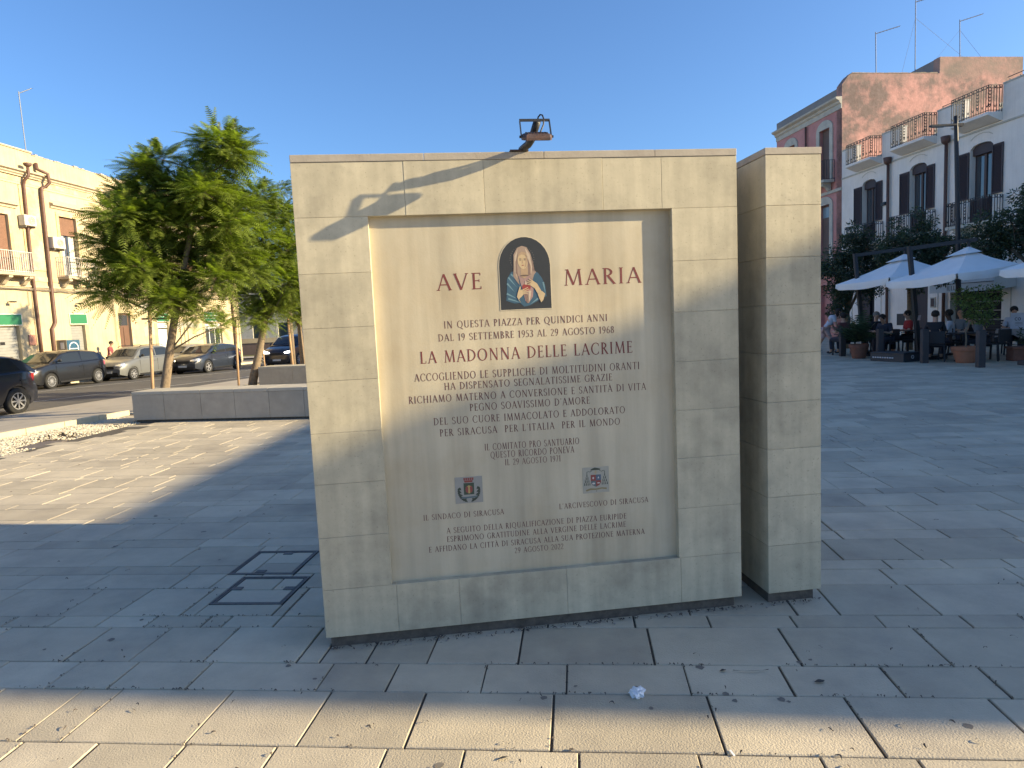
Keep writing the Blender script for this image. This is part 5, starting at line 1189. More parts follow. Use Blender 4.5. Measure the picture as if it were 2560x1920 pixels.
for k, (a, b) in enumerate(WN):
    arch_infill(FR, a, b, 6.93, 7.09, 'wall_white')
    w_ = FR.box('window', 'louvre', a+.002, b-.002, -.22, -.26, 4.3, 7.085); c = (a+b)/2
    FR.box('arch_panel', 'louvre', a+.01, b-.01, -.10, -.20, 6.72, 7.08, w_)
    for q0, q1 in ((a+.10, c-.05), (c+.05, b-.10)): FR.box('pane', 'win_glass', q0, q1, -.205, -.219, 4.5, 6.66, w_)
    FR.box('window_mullion', 'win_frame', c-.05, c+.05, -.17, -.2045, 4.3, 6.7, w_)
    louvre(FR, a+.01, c-.01, 4.32, 5.17, -.09, w_, 'lower_shutter'); louvre(FR, c+.01, b-.01, 4.32, 5.17, -.09, w_, 'lower_shutter')
    louvre(FR, b+.01, b+.55, 5.2, 6.88, .02, w_); louvre(FR, a-.45, a-.01, 5.2, 6.88, .02, w_)
    m2 = c; s0, s1 = c-.98, c+.96
    b_ = FR.box('balcony', 'trim_pale', s0, s1, .001, .56, 4.16, 4.27)
    for q in (s0+.35, s1-.35): MB().prism([(.001,4.159),(.46,4.159),(.44,4.02),(.25,3.95),(.12,3.72),(.001,3.66)], q-.09, q+.09, 'yz').build('corbel', 'trim_pale', b_)
    r_ = railing(FR, 'railing', s0+.02, s1-.02, .53, 4.27, 5.12, 'rail_black', .10, .011, True); r_.parent = b_
    kb2 = MB()
    for i in range(9):
        a0, a1 = R(180-20*i), R(180-20*(i+1)); kb2.bar((c+.62*math.cos(a0), .012, 7.0+.42*math.sin(a0)), (c+.62*math.cos(a1), .012, 7.0+.42*math.sin(a1)), .02, .012, Vector((0,1,0))) if i < 9 and 2 <= i <= 6 else None
    kb2.build('arch_line', 'trim_pale', rbd)
for s_ in (8.70, 5.50):
    pp = MB(); pp.tube([(s_, .11, 7.42), (s_, .11, .0)], .06, 8); pp.tube([(s_,.14,7.42),(s_,.14,7.5),(s_,.15,7.72)], [.06,.14,.16], 8); pp.build('drainpipe', 'copper', rbd, smooth=True)
FR.box('vent_box', 'dark_metal', 8.95, 9.2, .0, .08, 5.78, 5.92)
for a, b in ((11.2,11.24),(9.2,9.22),(5.9,5.92),(2.6,2.63)): FR.box('pilaster_edge', 'trim_pale', a, b, .0, .02, 0, 4.0)
dr_ = FR.box('door', 'louvre', 10.2, 10.8, -.16, -.2, 0, 2.5); FR.box('door', 'louvre', 6.47, 7.28, -.10, -.14, 0, 2.55); 
FR.box('doorway_light_panel', 'curtain', 9.7, 9.95, -.2, -.26, 0.2, 1.9)  # pale panel, the light inside the doorway put into its colour
bs = MB()
for k in range(5): FR.bx(bs, 3.1, 4.3, -.15, -.25, .5+k*.32, .53+k*.32)
bs.build('bar_shelves', 'shutter_grey', rbd)
MB().box(6.02, 6.28, .005, .04, 1.32, 1.72).build('framed_notice', 'trim_pale', rbd)
MB().box(6.06, 6.24, .041, .045, 1.36, 1.68).build('notice_print', 'win_frame', rbd)
mbd = tag(MB().box(-.23, .23, -.03, .0, .62, 1.10).build('menu_board', 'dark_metal'), 'dark square board fixed on the white wall behind the seated customers', 'board'); mbd.parent = None
px_ = lambda s, e: (17.5-s*.1149-e*.9934, 20+s*.9934-e*.1149)
mbd.location = (*px_(7.96, .02), 0); mbd.rotation_euler = (0, 0, R(96.6))
# awning with lettering
M['awning'] = mat('awning_cloth', (.50,.51,.48), .85, .06, 3)
aw = thing('shop_awning', 'pale rounded cloth awning with dark lettering over the bar entrance', 'awning', (17.5, 20, 0), R(96.6))
AN = []; 
mb = MB(); V = []; N = 12
for i in range(N+1):
    s = 2.4+2.9*i/N
    for e, z in ((.02, 2.62), (.35, 2.60), (.65, 2.48), (.82, 2.30), (.86, 2.16), (.865, 1.86)): V.append((s, e, z))
mb.add(V, [(i*6+j, i*6+j+1, (i+1)*6+j+1, (i+1)*6+j) for i in range(N) for j in range(5)])
mb.add([V[j] for j in range(6)]+[(2.4,.02,1.95)], [(0,1,2,3,4,5,6)]); mb.add([V[N*6+j] for j in range(6)]+[(5.3,.02,1.95)], [(0,1,2,3,4,5,6)])
mb.build('canopy', 'awning', aw, smooth=False); MB().bar((2.4,.87,2.16), (5.3,.87,2.16), .02).build('front_bar', 'dark_metal', aw)
lt_ = MB(); x = 5.05; k0 = [0]
def text_on(mb_, txt, x, sx, H_, e, base):
    for ch in txt:
        for st in G[ch][1]:
            k0[0] = (k0[0]+1) % 9; yy = e+.0005+.0001*k0[0]
            if st[0] != 'l': continue
            _, a0, b0, a1, b1, w_ = st
            a = Vector((x-a0*sx, base+b0*H_)); b = Vector((x-a1*sx, base+b1*H_)); n_ = (b-a).normalized(); n_ = Vector((-n_.y, n_.x))*w_*1.5*H_/2
            P = [a-n_, b-n_, b+n_, a+n_]; mb_.add([(p.x, yy, p.y) for p in P], [(0,1,2,3)])
        x -= (G[ch][0]+.25)*sx
text_on(lt_, 'ILLI', 4.45, .14, .16, .868, 1.93); lt_.build('lettering', 'dark_metal', aw, recalc=False)

# pink building and its weathered party wall
pk = thing('pink_building', 'pink building with a weathered sunlit party wall rising above the white building roof', 'building', (17.5, 20, 0), R(96.6))
FP = Facade(pk, 1)
PW = [(13.0,13.85), (16.1,16.95)]
ops = [(a, b, 7.66, 10.2) for a, b in PW]+[(a, b, 3.6, 6.55) for a, b in PW]+[(13.0,13.9,-.02,2.6)]
FP.wall(12.062, 18.0, -.5, 11.34, ops, 'pink_front'); FP.box('back_wall', 'pink_front', 12.5, 18.0, -.28, -9.4, -.5, 11.2); FP.box('side_wall', 'pink_front', 17.99, 18.0, -.001, -.28, -.5, 11.77)
mb = MB(); poly = [(0,-.5),(0,11.87),(-.10,12.0),(-.14,12.05),(-.20,12.12),(-.26,12.2),(-.34,12.28),(-.45,12.36),(-1.2,12.38),(-2.4,12.36),(-4.985,12.36),(-4.99,13.12),(-9.37,13.12),(-9.4,-.5)]
mb.prism(poly, 12.062, 12.48, 'yz'); mb.build('party_wall', 'pink_lit', pk)
FP.box('roof_block', 'grey_wall', 12.482, 17.0, -4.99, -9.37, 11.0, 13.10); FP.box('parapet', 'grey_wall', 12.485, 18.0, 0, -.3, 11.341, 11.80)
cp_ = MB()
x = -.5
while x > -9.3:
    L_ = rr.uniform(.2,.5); z_ = 12.38 if x > -4.9 else 13.12
    if not (-5.3 < x < -4.6) and x > -4.9: cp_.box(12.05, 12.50, x-L_, x, z_, z_+rr.uniform(.01,.035))
    x -= L_
cp_.build('coping', 'rubble', pk)
cornice(FP, 12.063, 18.0, 10.80, [(0,0),(.04,0),(.05,.22),(.12,.27),(.14,.36),(.30,.44),(.32,.52),(0,.54)], 'trim_pale')
FP.box('string_course', 'trim_pale', 12.063, 18.0, .0, .06, 7.02, 7.16)
for a, b in PW:
    for (z0, z1, za) in ((7.66, 10.2, 10.62), (3.6, 6.55, 6.95)):
        c = (a+b)/2; mb = MB(); W_ = (b-a)/2+.26
        out = [(c-W_, z0), (c-W_, z1-.05)]+[(c-W_*math.cos(R(t)), z1-.05+(za-z1+.05)*math.sin(R(t))) for t in range(15, 166, 15)]+[(c+W_, z1-.05), (c+W_, z0)]
        inn = [(b, z0), (b, z1), (a, z1), (a, z0)]
        pts = out+inn; n = len(pts); V = [(x, .0005, z) for x, z in pts]+[(x, .05, z) for x, z in pts]
        mb.add(V, [tuple(range(n)), tuple(range(n, 2*n))[::-1]]+[(i, (i+1)%n, n+(i+1)%n, n+i) for i in range(n)]); mb.build('window_surround', 'trim_pale', pk)
        w_ = FP.box('window', 'tiles_brown', a+.003, b-.003, -.15, -.2, z0, z1-.003)
        if z0 < 5: FP.box('transom', 'blue_glass', a+.05, b-.05, -.14, -.149, 5.95, 6.45, w_)
    b_ = FP.box('balcony', 'trim_pale', c-.85, c+.85, .062, .6, 7.52, 7.64)
    for q in (c-.5, c+.5): MB().prism([(.062,7.519),(.5,7.519),(.46,7.38),(.28,7.32),(.14,7.17),(.062,7.17)], q-.1, q+.1, 'yz').build('corbel', 'trim_pale', b_)
    r_ = railing(FP, 'railing', c-.82, c+.82, .56, 7.64, 8.56, 'rail_black', .11, .011); r_.parent = b_
    b_ = FP.box('balcony', 'trim_pale', c-.85, c+.85, .001, .6, 3.42, 3.54)
pp = MB(); pp.tube([(14.95, .1, 10.75), (14.95, .1, 0)], .05, 8); pp.build('drainpipe', 'copper', pk, smooth=True)
P0 = Vector((17.5, 20, 0)); dR = Vector((-.1149, .9934, 0)); nR = Vector((.9934, .1149, 0))
def onR(s, n_, z): v_ = P0+dR*s+nR*n_; return (v_.x, v_.y, z)
antenna('leftmost of the three antennas on the pink building roof, its boom tilting right', onR(13.0, 2.40, 12.2), onR(13.0, 2.34, 14.62), onR(13.0, 3.60, 14.90))
antenna('tallest antenna, middle of the three on the pink building roof', onR(13.0, 4.44, 12.3), onR(13.0, 4.42, 16.10), onR(13.0, 5.15, 16.22), .022, [onR(13.0, 7.5, 13.1), onR(13.0, 3.6, 12.2)])
antenna('rightmost antenna on the highest part of the pink building roof', onR(13.0, 6.84, 13.1), onR(13.0, 6.78, 15.22), onR(13.0, 8.02, 15.50), .022, [onR(13.0, 5.3, 13.1), onR(13.0, 8.3, 13.1)])

# plainer building that continues the row towards the camera side (casts the shade over the square)
cb = thing('corner_building', 'long low building continuing the row on the right outside the picture, shading the square', 'building', (17.40, .23, 0), R(89.6))
FC = Facade(cb, 1)
ops = [(1.5+3.2*k, 2.5+3.2*k, 4.2, 6.4) for k in range(6)]+[(1.4+3.2*k, 2.6+3.2*k, 0, 2.5) for k in range(6)]
FC.wall(0, 21.7, -.5, 7.2, ops, 'wall_white'); FC.box('back_wall', 'wall_white', 0.01, 21.7, -.28, -9, -.5, 7.0); FC.box('end_wall', 'wall_white', 0, .012, 0, -.28, -.5, 7.2)
FC.box('parapet', 'wall_white', 0, 21.7, 0, -.25, 7.201, 7.74); FC.box('string_course', 'trim_pale', 0, 21.7, .001, .05, 6.9, 7.0)
for k in range(6):
    w_ = FC.box('window', 'louvre', 1.502+3.2*k, 2.498+3.2*k, -.15, -.2, 4.2, 6.398); FC.box('pane', 'win_glass', 1.6+3.2*k, 2.4+3.2*k, -.14, -.149, 4.3, 6.3, w_)
    FC.box('door', 'door_brown', 1.402+3.2*k, 2.598+3.2*k, -.15, -.2, 0, 2.498)

# far end of the street: garden wall, verge and a pale house
z5 = zr(56.5)+.14
fw_ = thing('garden_wall', 'low brown garden wall with a pale coping at the far end of the street', 'wall', (-40, 61, 0))
MB().box(0, 34, 0, .3, z5-.1, z5+1.15).build('wall', 'tiles_brown', fw_); MB().box(0, 34, -.05, .35, z5+1.152, z5+1.58).build('coping', 'cream', fw_)
M['verge'] = mat('grass_verge', (.10,.105,.03), .9, .3, 3)
MB().quad((-60,59.9,z5+.004),(8,59.9,z5+.004),(8,61,z5+.06),(-60,61,z5+.06)).build('grass_verge', 'verge', None, kind='stuff')
fh = thing('far_house', 'pale house with tall dark windows beyond the garden wall at the street end', 'house', (-38, 68, 0))
FH = Facade(fh, -1)
ops = [(9+2.6*k, 10.0+2.6*k, 0.2, 2.4) for k in range(7)]+[(9+2.6*k, 10.0+2.6*k, 3.6, 5.4) for k in range(7)]
FH.wall(0, 32, -1, 6.2, ops, 'trim_pale'); FH.box('back_wall', 'trim_pale', 0, 32, -.28, -9, -1, 6.0); FH.box('roof_coping', 'moulding', 0, 32, .06, -.3, 6.201, 6.35)
M['green_door'] = mat('dark_green_shutter', (.05,.07,.055), .6, .1)
for q in ops: FH.box('window', 'green_door', q[0]+.01, q[1]-.01, -.14, -.2, q[2], q[3]-.01)
for k, (x0, wd_, ht, mt, lab) in enumerate(((-5.5, 8, 7.4, 'cream', 'cream row house at the far side of the square, hidden behind the monument'), (2.6, 9, 8.2, 'pink_front', 'dull pink row house at the far side of the square, hidden behind the monument'), (11.7, 8, 7.0, 'wall_white', 'white row house at the far side of the square, hidden behind the narrow wall'))):
    rh = thing('row_house', lab, 'house', (x0, 61, 0), 0, 'row houses beyond the square'); FQ = Facade(rh, -1)
    oq = [(.9+2.4*i, 1.9+2.4*i, z, z+h_) for i in range(3) for z, h_ in ((-.6, 2.9), (3.8, 2.1))]
    FQ.wall(0, wd_, -1, ht, oq, mt); FQ.box('back_wall', mt, 0, wd_, -.28, -8, -1, ht-.2)
    for q2 in oq: FQ.box('window' if q2[2] > 1 else 'door', 'green_door' if k != 1 else 'door_brown', q2[0]+.01, q2[1]-.01, -.14, -.2, q2[2], q2[3]-.01)
    cornice(FQ, 0, wd_, ht-.35, CP, 'moulding')
hd_ = MB(); q = random.Random(4)
for i in range(1400):
    x = q.uniform(-38,-8); leafy(hd_, x, 62.2+q.uniform(-.4,.4), .28, .12, q.uniform(0,6.28), z5+.8+q.random()**.7*1.6, 2)
hd_.build('garden_hedge', 'leaf_dark', None, kind='stuff', recalc=False)
# ------------------------------------------------------------------ cafe on the right
M['canvas'] = mat('umbrella_canvas', (.80,.80,.78), .85, .05, 2)
M['terracotta'] = mat('terracotta', (.36,.15,.085), .85, .15, 8, .001, 60)
M['terracotta_old'] = mat('old_terracotta', (.20,.085,.055), .85, .2, 8)
M['bollard'] = mat('bollard_brown', (.05,.043,.045), .6, .15, 8)
M['chair_dark'] = mat('dark_wicker', (.022,.022,.026), .7, .2, 30)
M['cloth_pale'] = mat('table_cloth', (.34,.33,.33), .9, .06, 4)
M['case'] = mat('dark_case', (.035,.042,.05), .6, .2, 10)
M['petal'] = mat('pale_lettering', (.45,.47,.5), .7, .1)
def lamp_post():
    t = thing('street_lamp', 'dark street lamp post with a flat side arm rising behind the cafe umbrellas', 'street lamp', (13.45, 19.7, 0))
    MB().tube([(0,0,0), (-.02,0,1.2), (-.10,0,4.0), (-.20,0,6.55), (-.21,0,6.90)], [.075,.075,.065,.055,.055], 12).build('post', 'dark_metal', t, smooth=True)
    MB().box(-.95, -.20, -.06, .06, 6.62, 6.67).box(-.20, .0, -.05, .05, 6.60, 6.68).build('arm', 'dark_metal', t); MB().box(-.92, -.55, -.05, .05, 6.60, 6.619).build('lamp_head', 'ac_dark', t)
    MB().lathe([(0,0),(.14,0),(.14,.03),(.08,.06)], (0,0,0), 14).build('foot', 'dark_metal', t)
lamp_post()
for k, (x, y) in enumerate(((10.31,20.4),(10.45,18.58),(10.67,16.92),(10.9,15.21))):
    lab = ['square brown bollard half hidden by the potted palm, farthest of the row', 'square brown bollard left of the dark flight case', 'square brown bollard right of the dark flight case', 'square brown bollard standing nearest, right of the big terracotta pot'][k]
    b_ = thing('bollard', lab, 'bollard', (x, y, 0), R(-5), 'square bollards edging the cafe')
    MB().cbox(-.075, .075, -.075, .075, 0, .86, .006).build('post', 'bollard', b_); MB().cbox(-.07, .07, -.07, .07, .8605, .872, .004).build('cap', 'bollard', b_)
def umbrella(label, dx, dy, dz, mast=True):
    t = thing('cafe_umbrella', label, 'umbrella', (11.35+dx, 18.2+dy, 0), 0, 'white cantilever umbrellas over the cafe tables')
    o = Vector((11.35, 18.2, 0))
    N_, L_, R_ = Vector((10.85,16.0,2.22)), Vector((10.6,18.6,2.16)), Vector((13.1,16.95,2.44)); Fq = L_+R_-N_; P = Vector((12.30,17.7,2.92)); P.z += 0
    N_, L_, R_, Fq, P = [v_-o+Vector((0,0,dz)) for v_ in (N_, L_, R_, Fq, P)]
    cor = [N_, R_, Fq, L_]; cv = MB(); K = 7
    for i in range(4):
        a, b = cor[i], cor[(i+1) % 4]; V = []
        for r_ in range(K+1):
            t1 = .14+.86*r_/K
            for c_2 in range(K+1):
                e = a.lerp(b, c_2/K); p = P.lerp(e, t1); sag = -.10*math.sin(math.pi*c_2/K)*t1*math.sin(math.pi*min(1, t1*.75))*.6
                V.append(p+Vector((0, 0, sag-.05*math.sin(math.pi*t1))))
        w2 = K+1; cv.add(V, [(r_*w2+c_2, r_*w2+c_2+1, (r_+1)*w2+c_2+1, (r_+1)*w2+c_2) for r_ in range(K) for c_2 in range(K)])
    cv.build('canopy', 'canvas', t, smooth=True)
    for i in range(4):
        a, b = cor[i], cor[(i+1) % 4]; V = []; K2 = 14
        for c_2 in range(K2+1):
            u = c_2/K2; e = a.lerp(b, .012+.976*u); sg = -.05*math.sin(math.pi*u)*.6; nrm = Vector(((b-a).y, -(b-a).x, 0)).normalized(); wv = .02*math.sin(u*17+i*2+dx)
            curl = .10*max(0, 1-min(u, 1-u)*12)
            V += [e+Vector((0,0,sg)), e+nrm*(.015+wv*.5)+Vector((0,0,sg-.11)), e+nrm*(.0+wv)+Vector((0,0,sg-.20+curl*.8+.012*math.sin(u*9)))]
        MB().add(V, [(3*c_2+j, 3*c_2+j+1, 3*c_2+j+4, 3*c_2+j+3) for c_2 in range(K2) for j in (0,1)]).build('valance', 'canvas', t, smooth=True)
    cp = MB(); V = [P+Vector((0,0,.07))]; 
    for i in range(4): V.append(P.lerp(cor[i], .27)+Vector((0,0,.035)))
    cp.add(V, [(0,1,2),(0,2,3),(0,3,4),(0,4,1)]); cp.build('top_vent', 'canvas', t)
    rb_ = MB()
    for i in range(4): rb_.bar(P.lerp(cor[i], .03)-Vector((0,0,.12)), P.lerp(cor[i], .97)-Vector((0,0,.14)), .02, .03)
    rb_.build('ribs', 'dark_metal', t)
    top = Vector((-.33, 0, 3.10+dz))
    MB().bar((0,0,.0), top, .10, .10, Vector((0,1,0))).build('mast', 'dark_metal', t)
    hub = P+Vector((0,0,.22)); MB().bar(top-Vector((.02,0,.06)), hub+Vector((.2,-.03,.02)), .06, .10).build('arm', 'dark_metal', t)
    MB().bar(hub, P, .05, .05).build('hub', 'dark_metal', t); MB().bar((-.02,0,.45), (-.25,0,1.5), .06, .05, Vector((0,1,0))).build('crank_housing', 'dark_metal', t) if False else None
    MB().cbox(-.30, .55, -.35, .35, 0, .10, .01).build('base', 'case', t)
umbrella('white cantilever umbrella in the middle of the three, nearest dark mast', 0, 0, 0)
umbrella('white cantilever umbrella farthest left, partly behind the middle one', -.05, 2.75, .08)
umbrella('white cantilever umbrella cut off by the right edge of the picture', 0.85, -3.15, .06)
cs = thing('flight_case', 'low dark box with pale lettering on its side between two bollards', 'case', (10.52, 17.95, 0), R(-70))
MB().cbox(-.52, .52, -.32, .32, 0, .25, .012).build('box', 'case', cs)
mb = MB(); 
for k in range(9): mb.box(-.44+k*.075, -.39+k*.075, -.327, -.3205, .09, .125)
mb.build('lettering', 'petal', cs); MB().lathe([(.03,.53),(.05,.53),(.05,.521),(.03,.521)], (0,0,.13), 12, 'x').build('handle_ring', 'petal', cs); MB().box(-.53,.53,-.33,.33,.215,.23).build('lid_edge', 'dark_metal', cs)
# pots and plants
def pot(name, label, loc, r, h, m, rim=True):
    t = thing(name, label, 'plant pot', loc)
    MB().lathe([(0,0),(r*.62,0),(r*.66,.02),(r*.90,h*.74),(r*.93,h*.76),(r*1.0,h*.78),(r*1.02,h),(r*.93,h),(r*.86,h*.86),(0,h*.86)], (0,0,0), 28).build('pot', m, t, smooth=False); return t
def leaves(mb_, c, rx, ry, rz, n, L_, wd, rnd, hang=0):
    for _ in range(n):
        dv = Vector((rnd.gauss(0,1), rnd.gauss(0,1), rnd.gauss(0,1))).normalized(); rr_ = rnd.random()**.4
        p = Vector(c)+Vector((dv.x*rx*rr_, dv.y*ry*rr_, dv.z*rz*rr_)); d3 = (dv+Vector((rnd.gauss(0,.7), rnd.gauss(0,.7), rnd.gauss(0,.5)-hang))).normalized()
        s3 = d3.orthogonal().normalized(); s3.rotate(Matrix.Rotation(rnd.uniform(0,6.28), 3, d3)); l = L_*rnd.uniform(.6,1.3)
        mb_.add([p, p+d3*l*.5+s3*wd, p+d3*l, p+d3*l*.5-s3*wd], [(0,1,2,3)])
rp = random.Random(33)
p1 = pot('potted_palm', 'leafy palm in a plain brown pot between the farther bollards', (10.27, 19.36, 0), .27, .42, 'terracotta_old')
fr_ = MB()
for k in range(34):
    a = rp.uniform(0, 6.28); el = rp.uniform(.5, 1.4); d3 = Vector((math.cos(a)*math.cos(el), math.sin(a)*math.cos(el), math.sin(el)))
    frond(fr_, Vector((0,0,.42)), d3*1.0, rp.uniform(.7, 1.15), rp.uniform(.15, .24), rp, 14)
fr_.build('fronds', 'leaf_dark', p1, recalc=False)
p2 = pot('potted_shrub', 'rounded leafy shrub on a thin bent stem in a big ribbed terracotta pot', (11.46, 16.53, 0), .31, .41, 'terracotta')
MB().tube([(0,0,.3),(.02,0,.55),(.0,0,.8),(.12,0,1.05)], .02, 6).build('stem', 'bark', p2); lv = MB()
leaves(lv, (.30,0,1.35), .36, .34, .40, 620, .085, .02, rp); leaves(lv, (-.08,0,1.62), .22, .26, .26, 230, .085, .02, rp); leaves(lv, (.70,0,1.70), .22, .2, .26, 200, .08, .018, rp); leaves(lv, (.5,0,1.1), .25, .2, .2, 120, .08, .018, rp); leaves(lv, (.2,0,1.75), .3, .2, .18, 120, .08, .018, rp); lv.build('foliage', 'leaf_pot', p2, recalc=False)
p3 = thing('flower_trough', 'long terracotta trough with a straggly plant at the right edge of the cafe', 'planter', (13.15, 16.35, 0), R(-12))
MB().cbox(-.62, .62, -.18, .18, .0, .30, .01).cbox(-.66, .66, -.22, .22, .302, .36, .01).build('trough', 'terracotta_old', p3); lv = MB(); leaves(lv, (0,0,.6), .55, .2, .28, 330, .09, .018, rp); lv.build('plant', 'leaf_dark', p3, recalc=False)
p4 = pot('potted_plant', 'pale pink pot with a thin plant at the far left of the cafe', (9.55, 21.9, 0), .27, .42, 'terracotta_old'); lv = MB(); MB().tube([(0,0,.3),(.0,0,1.7)], .012, 5).build('cane', 'wood', p4); leaves(lv, (0,0,1.3), .25, .25, .6, 260, .12, .03, rp); lv.build('foliage', 'leaf_dark', p4, recalc=False)
# broadleaved street trees behind the umbrellas
def btree(label, base, blobs, th_, seed):
    rnd = random.Random(seed); t = thing('street_tree', label, 'tree', base, 0, 'dark leafy trees along the cafe front'); B = Vector(base)
    zc = min(b[2] for b in blobs)
    MB().tube([(0,0,0),(.03,.02,1.0),(-.02,0,zc)], [.11,.09,.07], 10).build('trunk', 'bark', t, smooth=True); lm_, cm2 = MB(), MB()
    for x, y, z, r_ in blobs:
        c = Vector((x,y,z))-B; lm_.tube([(-.01,0,zc*.8), Vector((0,0,zc*.8)).lerp(c,.6)+Vector((0,0,.1)), c], [.04,.025,.012], 5)
        for k in range(int(14*r_)): 
            a = Vector((rnd.gauss(0,1), rnd.gauss(0,1), rnd.gauss(0,.8))).normalized()*r_*.95; lm_.tube([c, c+a*.6, c+a], [.012,.008,.004], 4)
        nsub = int(16*r_**2)+7
        for _ in range(nsub):
            dv = Vector((rnd.gauss(0,1), rnd.gauss(0,1), rnd.gauss(0,.9))).normalized()*r_*rnd.random()**.5
            leaves(cm2, c+dv, .22, .22, .19, 110, .10, .022, rnd, .25)
    lm_.build('limbs', 'bark', t, smooth=True); cm2.build('crown', 'leaf_dark', t, recalc=False)
btree('dark leafy tree farthest left of the cafe, its crown against the pink building', (12.3, 24.0, 0), [(12.4,24.3,2.3,.8),(11.8,23.9,3.0,.7),(12.5,23.9,3.9,.5),(13.0,24.2,2.2,.7),(12.0,24.0,2.55,.75),(12.7,24.1,2.8,.85),(12.9,23.9,3.5,.6),(12.1,24.1,3.3,.55),(13.2,24.2,2.9,.7),(12.0,23.8,2.0,.5),(13.4,24.0,3.3,.5),(11.9,23.9,1.5,.35)], .1, 1)
btree('dark leafy tree in the middle, behind the farther white umbrella', (13.3, 21.9, 0), [(13.6,21.9,2.6,.8),(14.3,21.8,3.5,.6),(14.8,21.8,2.9,.7),(12.6,21.8,3.2,.7),(13.2,21.4,3.3,.7),(12.9,21.6,3.45,.72),(13.4,21.7,3.9,.6),(13.9,21.7,3.2,.7),(13.1,21.5,2.75,.65),(14.2,22.0,2.8,.6),(12.7,21.9,2.8,.5)], .1, 2)
btree('dark leafy tree at the right edge, rising above the nearest umbrella', (14.2, 17.9, 0), [(13.2,18.2,3.35,.6),(14.2,18.0,3.5,.8),(13.9,18.4,2.9,.7),(14.7,17.5,3.2,.8),(13.6,17.9,3.55,.65),(14.1,17.8,4.05,.62),(14.6,18.0,3.6,.75),(13.4,18.1,3.0,.5),(14.9,17.6,4.1,.6),(14.3,17.7,3.1,.6)], .1, 3)

# ------------------------------------------------------------------ furniture and people
def chair(label, loc, rz):
    t = thing('cafe_chair', label, 'chair', loc, rz, 'dark cafe chairs')
    MB().cbox(-.24, .24, -.24, .24, .42, .46, .01).build('seat', 'chair_dark', t); MB().cbox(-.23, .23, -.27, -.235, .48, .80, .008).build('backrest', 'chair_dark', t)
    for x in (-.21, .21):
        for y in (-.22, .22): MB().bar((x, y, .42), (x*1.08, y*1.12, 0), .035).build('leg', 'chair_dark', t)
        MB().bar((x*1.1, -.24, .66), (x*1.1, .16, .66), .035, .025).build('armrest', 'chair_dark', t)
    return t
def table(label, loc, cloth=None, rz=0):
    t = thing('cafe_table', label, 'table', loc, rz, 'cafe tables')
    MB().cbox(-.38, .38, -.38, .38, .715, .74, .005).build('top', 'chair_dark', t); MB().tube([(0,0,.03),(0,0,.714)], .035, 8).build('leg', 'chair_dark', t); MB().lathe([(0,0),(.25,0),(.25,.02),(.05,.05)], (0,0,0), 16).build('foot', 'chair_dark', t)
    if cloth:
        mb = MB(); N = 28; V = []
        for k in range(N):
            a = 2*math.pi*k/N; s3 = 1/max(abs(math.cos(a)), abs(math.sin(a))); x, y = .40*s3*math.cos(a), .40*s3*math.sin(a); dr = .17+.10*(s3-1)/.414+.02*math.sin(a*7)
            V += [(x, y, .745), (x*1.03, y*1.03, .745-dr*.5), (x*(1.02+.03*math.sin(a*9)), y*(1.02+.03*math.sin(a*9)), .745-dr)]
        V.append((0,0,.746)); mb.add(V, [(3*k+j, 3*k+j+1, 3*((k+1)%N)+j+1, 3*((k+1)%N)+j) for k in range(N) for j in (0,1)]+[(3*k, 3*((k+1)%N), 3*N) for k in range(N)])
        c_3 = mb.build('tablecloth', 'cloth_pale', None, smooth=False); c_3.location = loc; c_3.rotation_euler = (0,0,rz); tag(c_3, cloth, 'tablecloth')
    return t
def skinmesh(name, nodes, edges, m, parent, sub=2):
    me = bpy.data.meshes.new(name); ks = list(nodes); me.from_pydata([nodes[k][0] for k in ks], [(ks.index(a), ks.index(b)) for a, b in edges], [])
    o = bpy.data.objects.new(name, me); COL.objects.link(o); o.parent = parent; me.materials.append(M[m])
    md = o.modifiers.new('skin', 'SKIN'); md.use_smooth_shade = True
    if not me.skin_vertices: return o
    for i, k in enumerate(ks):
        r_ = nodes[k][1]; r_ = r_ if isinstance(r_, tuple) else (r_, r_); me.skin_vertices[0].data[i].radius = r_; me.skin_vertices[0].data[i].use_root = (i == 0)
    sb = o.modifiers.new('smooth', 'SUBSURF'); sb.levels = sub; sb.render_levels = sub
    return o
for n_, c in (('skin_light', (.48,.28,.19)), ('skin_dark', (.06,.035,.025)), ('hair_dark', (.02,.015,.012)), ('hair_grey', (.22,.2,.18)), ('cloth_red', (.42,.03,.03)), ('cloth_maroon', (.14,.045,.04)), ('cloth_black', (.015,.015,.02)), ('cloth_white', (.52,.55,.62)), ('cloth_blue', (.13,.17,.21)), ('cloth_navy', (.025,.03,.05)), ('cloth_wine', (.22,.05,.06)), ('cloth_pink', (.5,.36,.34)), ('cloth_stripe', (.16,.17,.19)), ('shoe', (.3,.3,.3)), ('eye', (.02,.02,.02))):
    M[n_] = mat(n_, c, .8 if 'skin' not in n_ else .55, .12, 8)
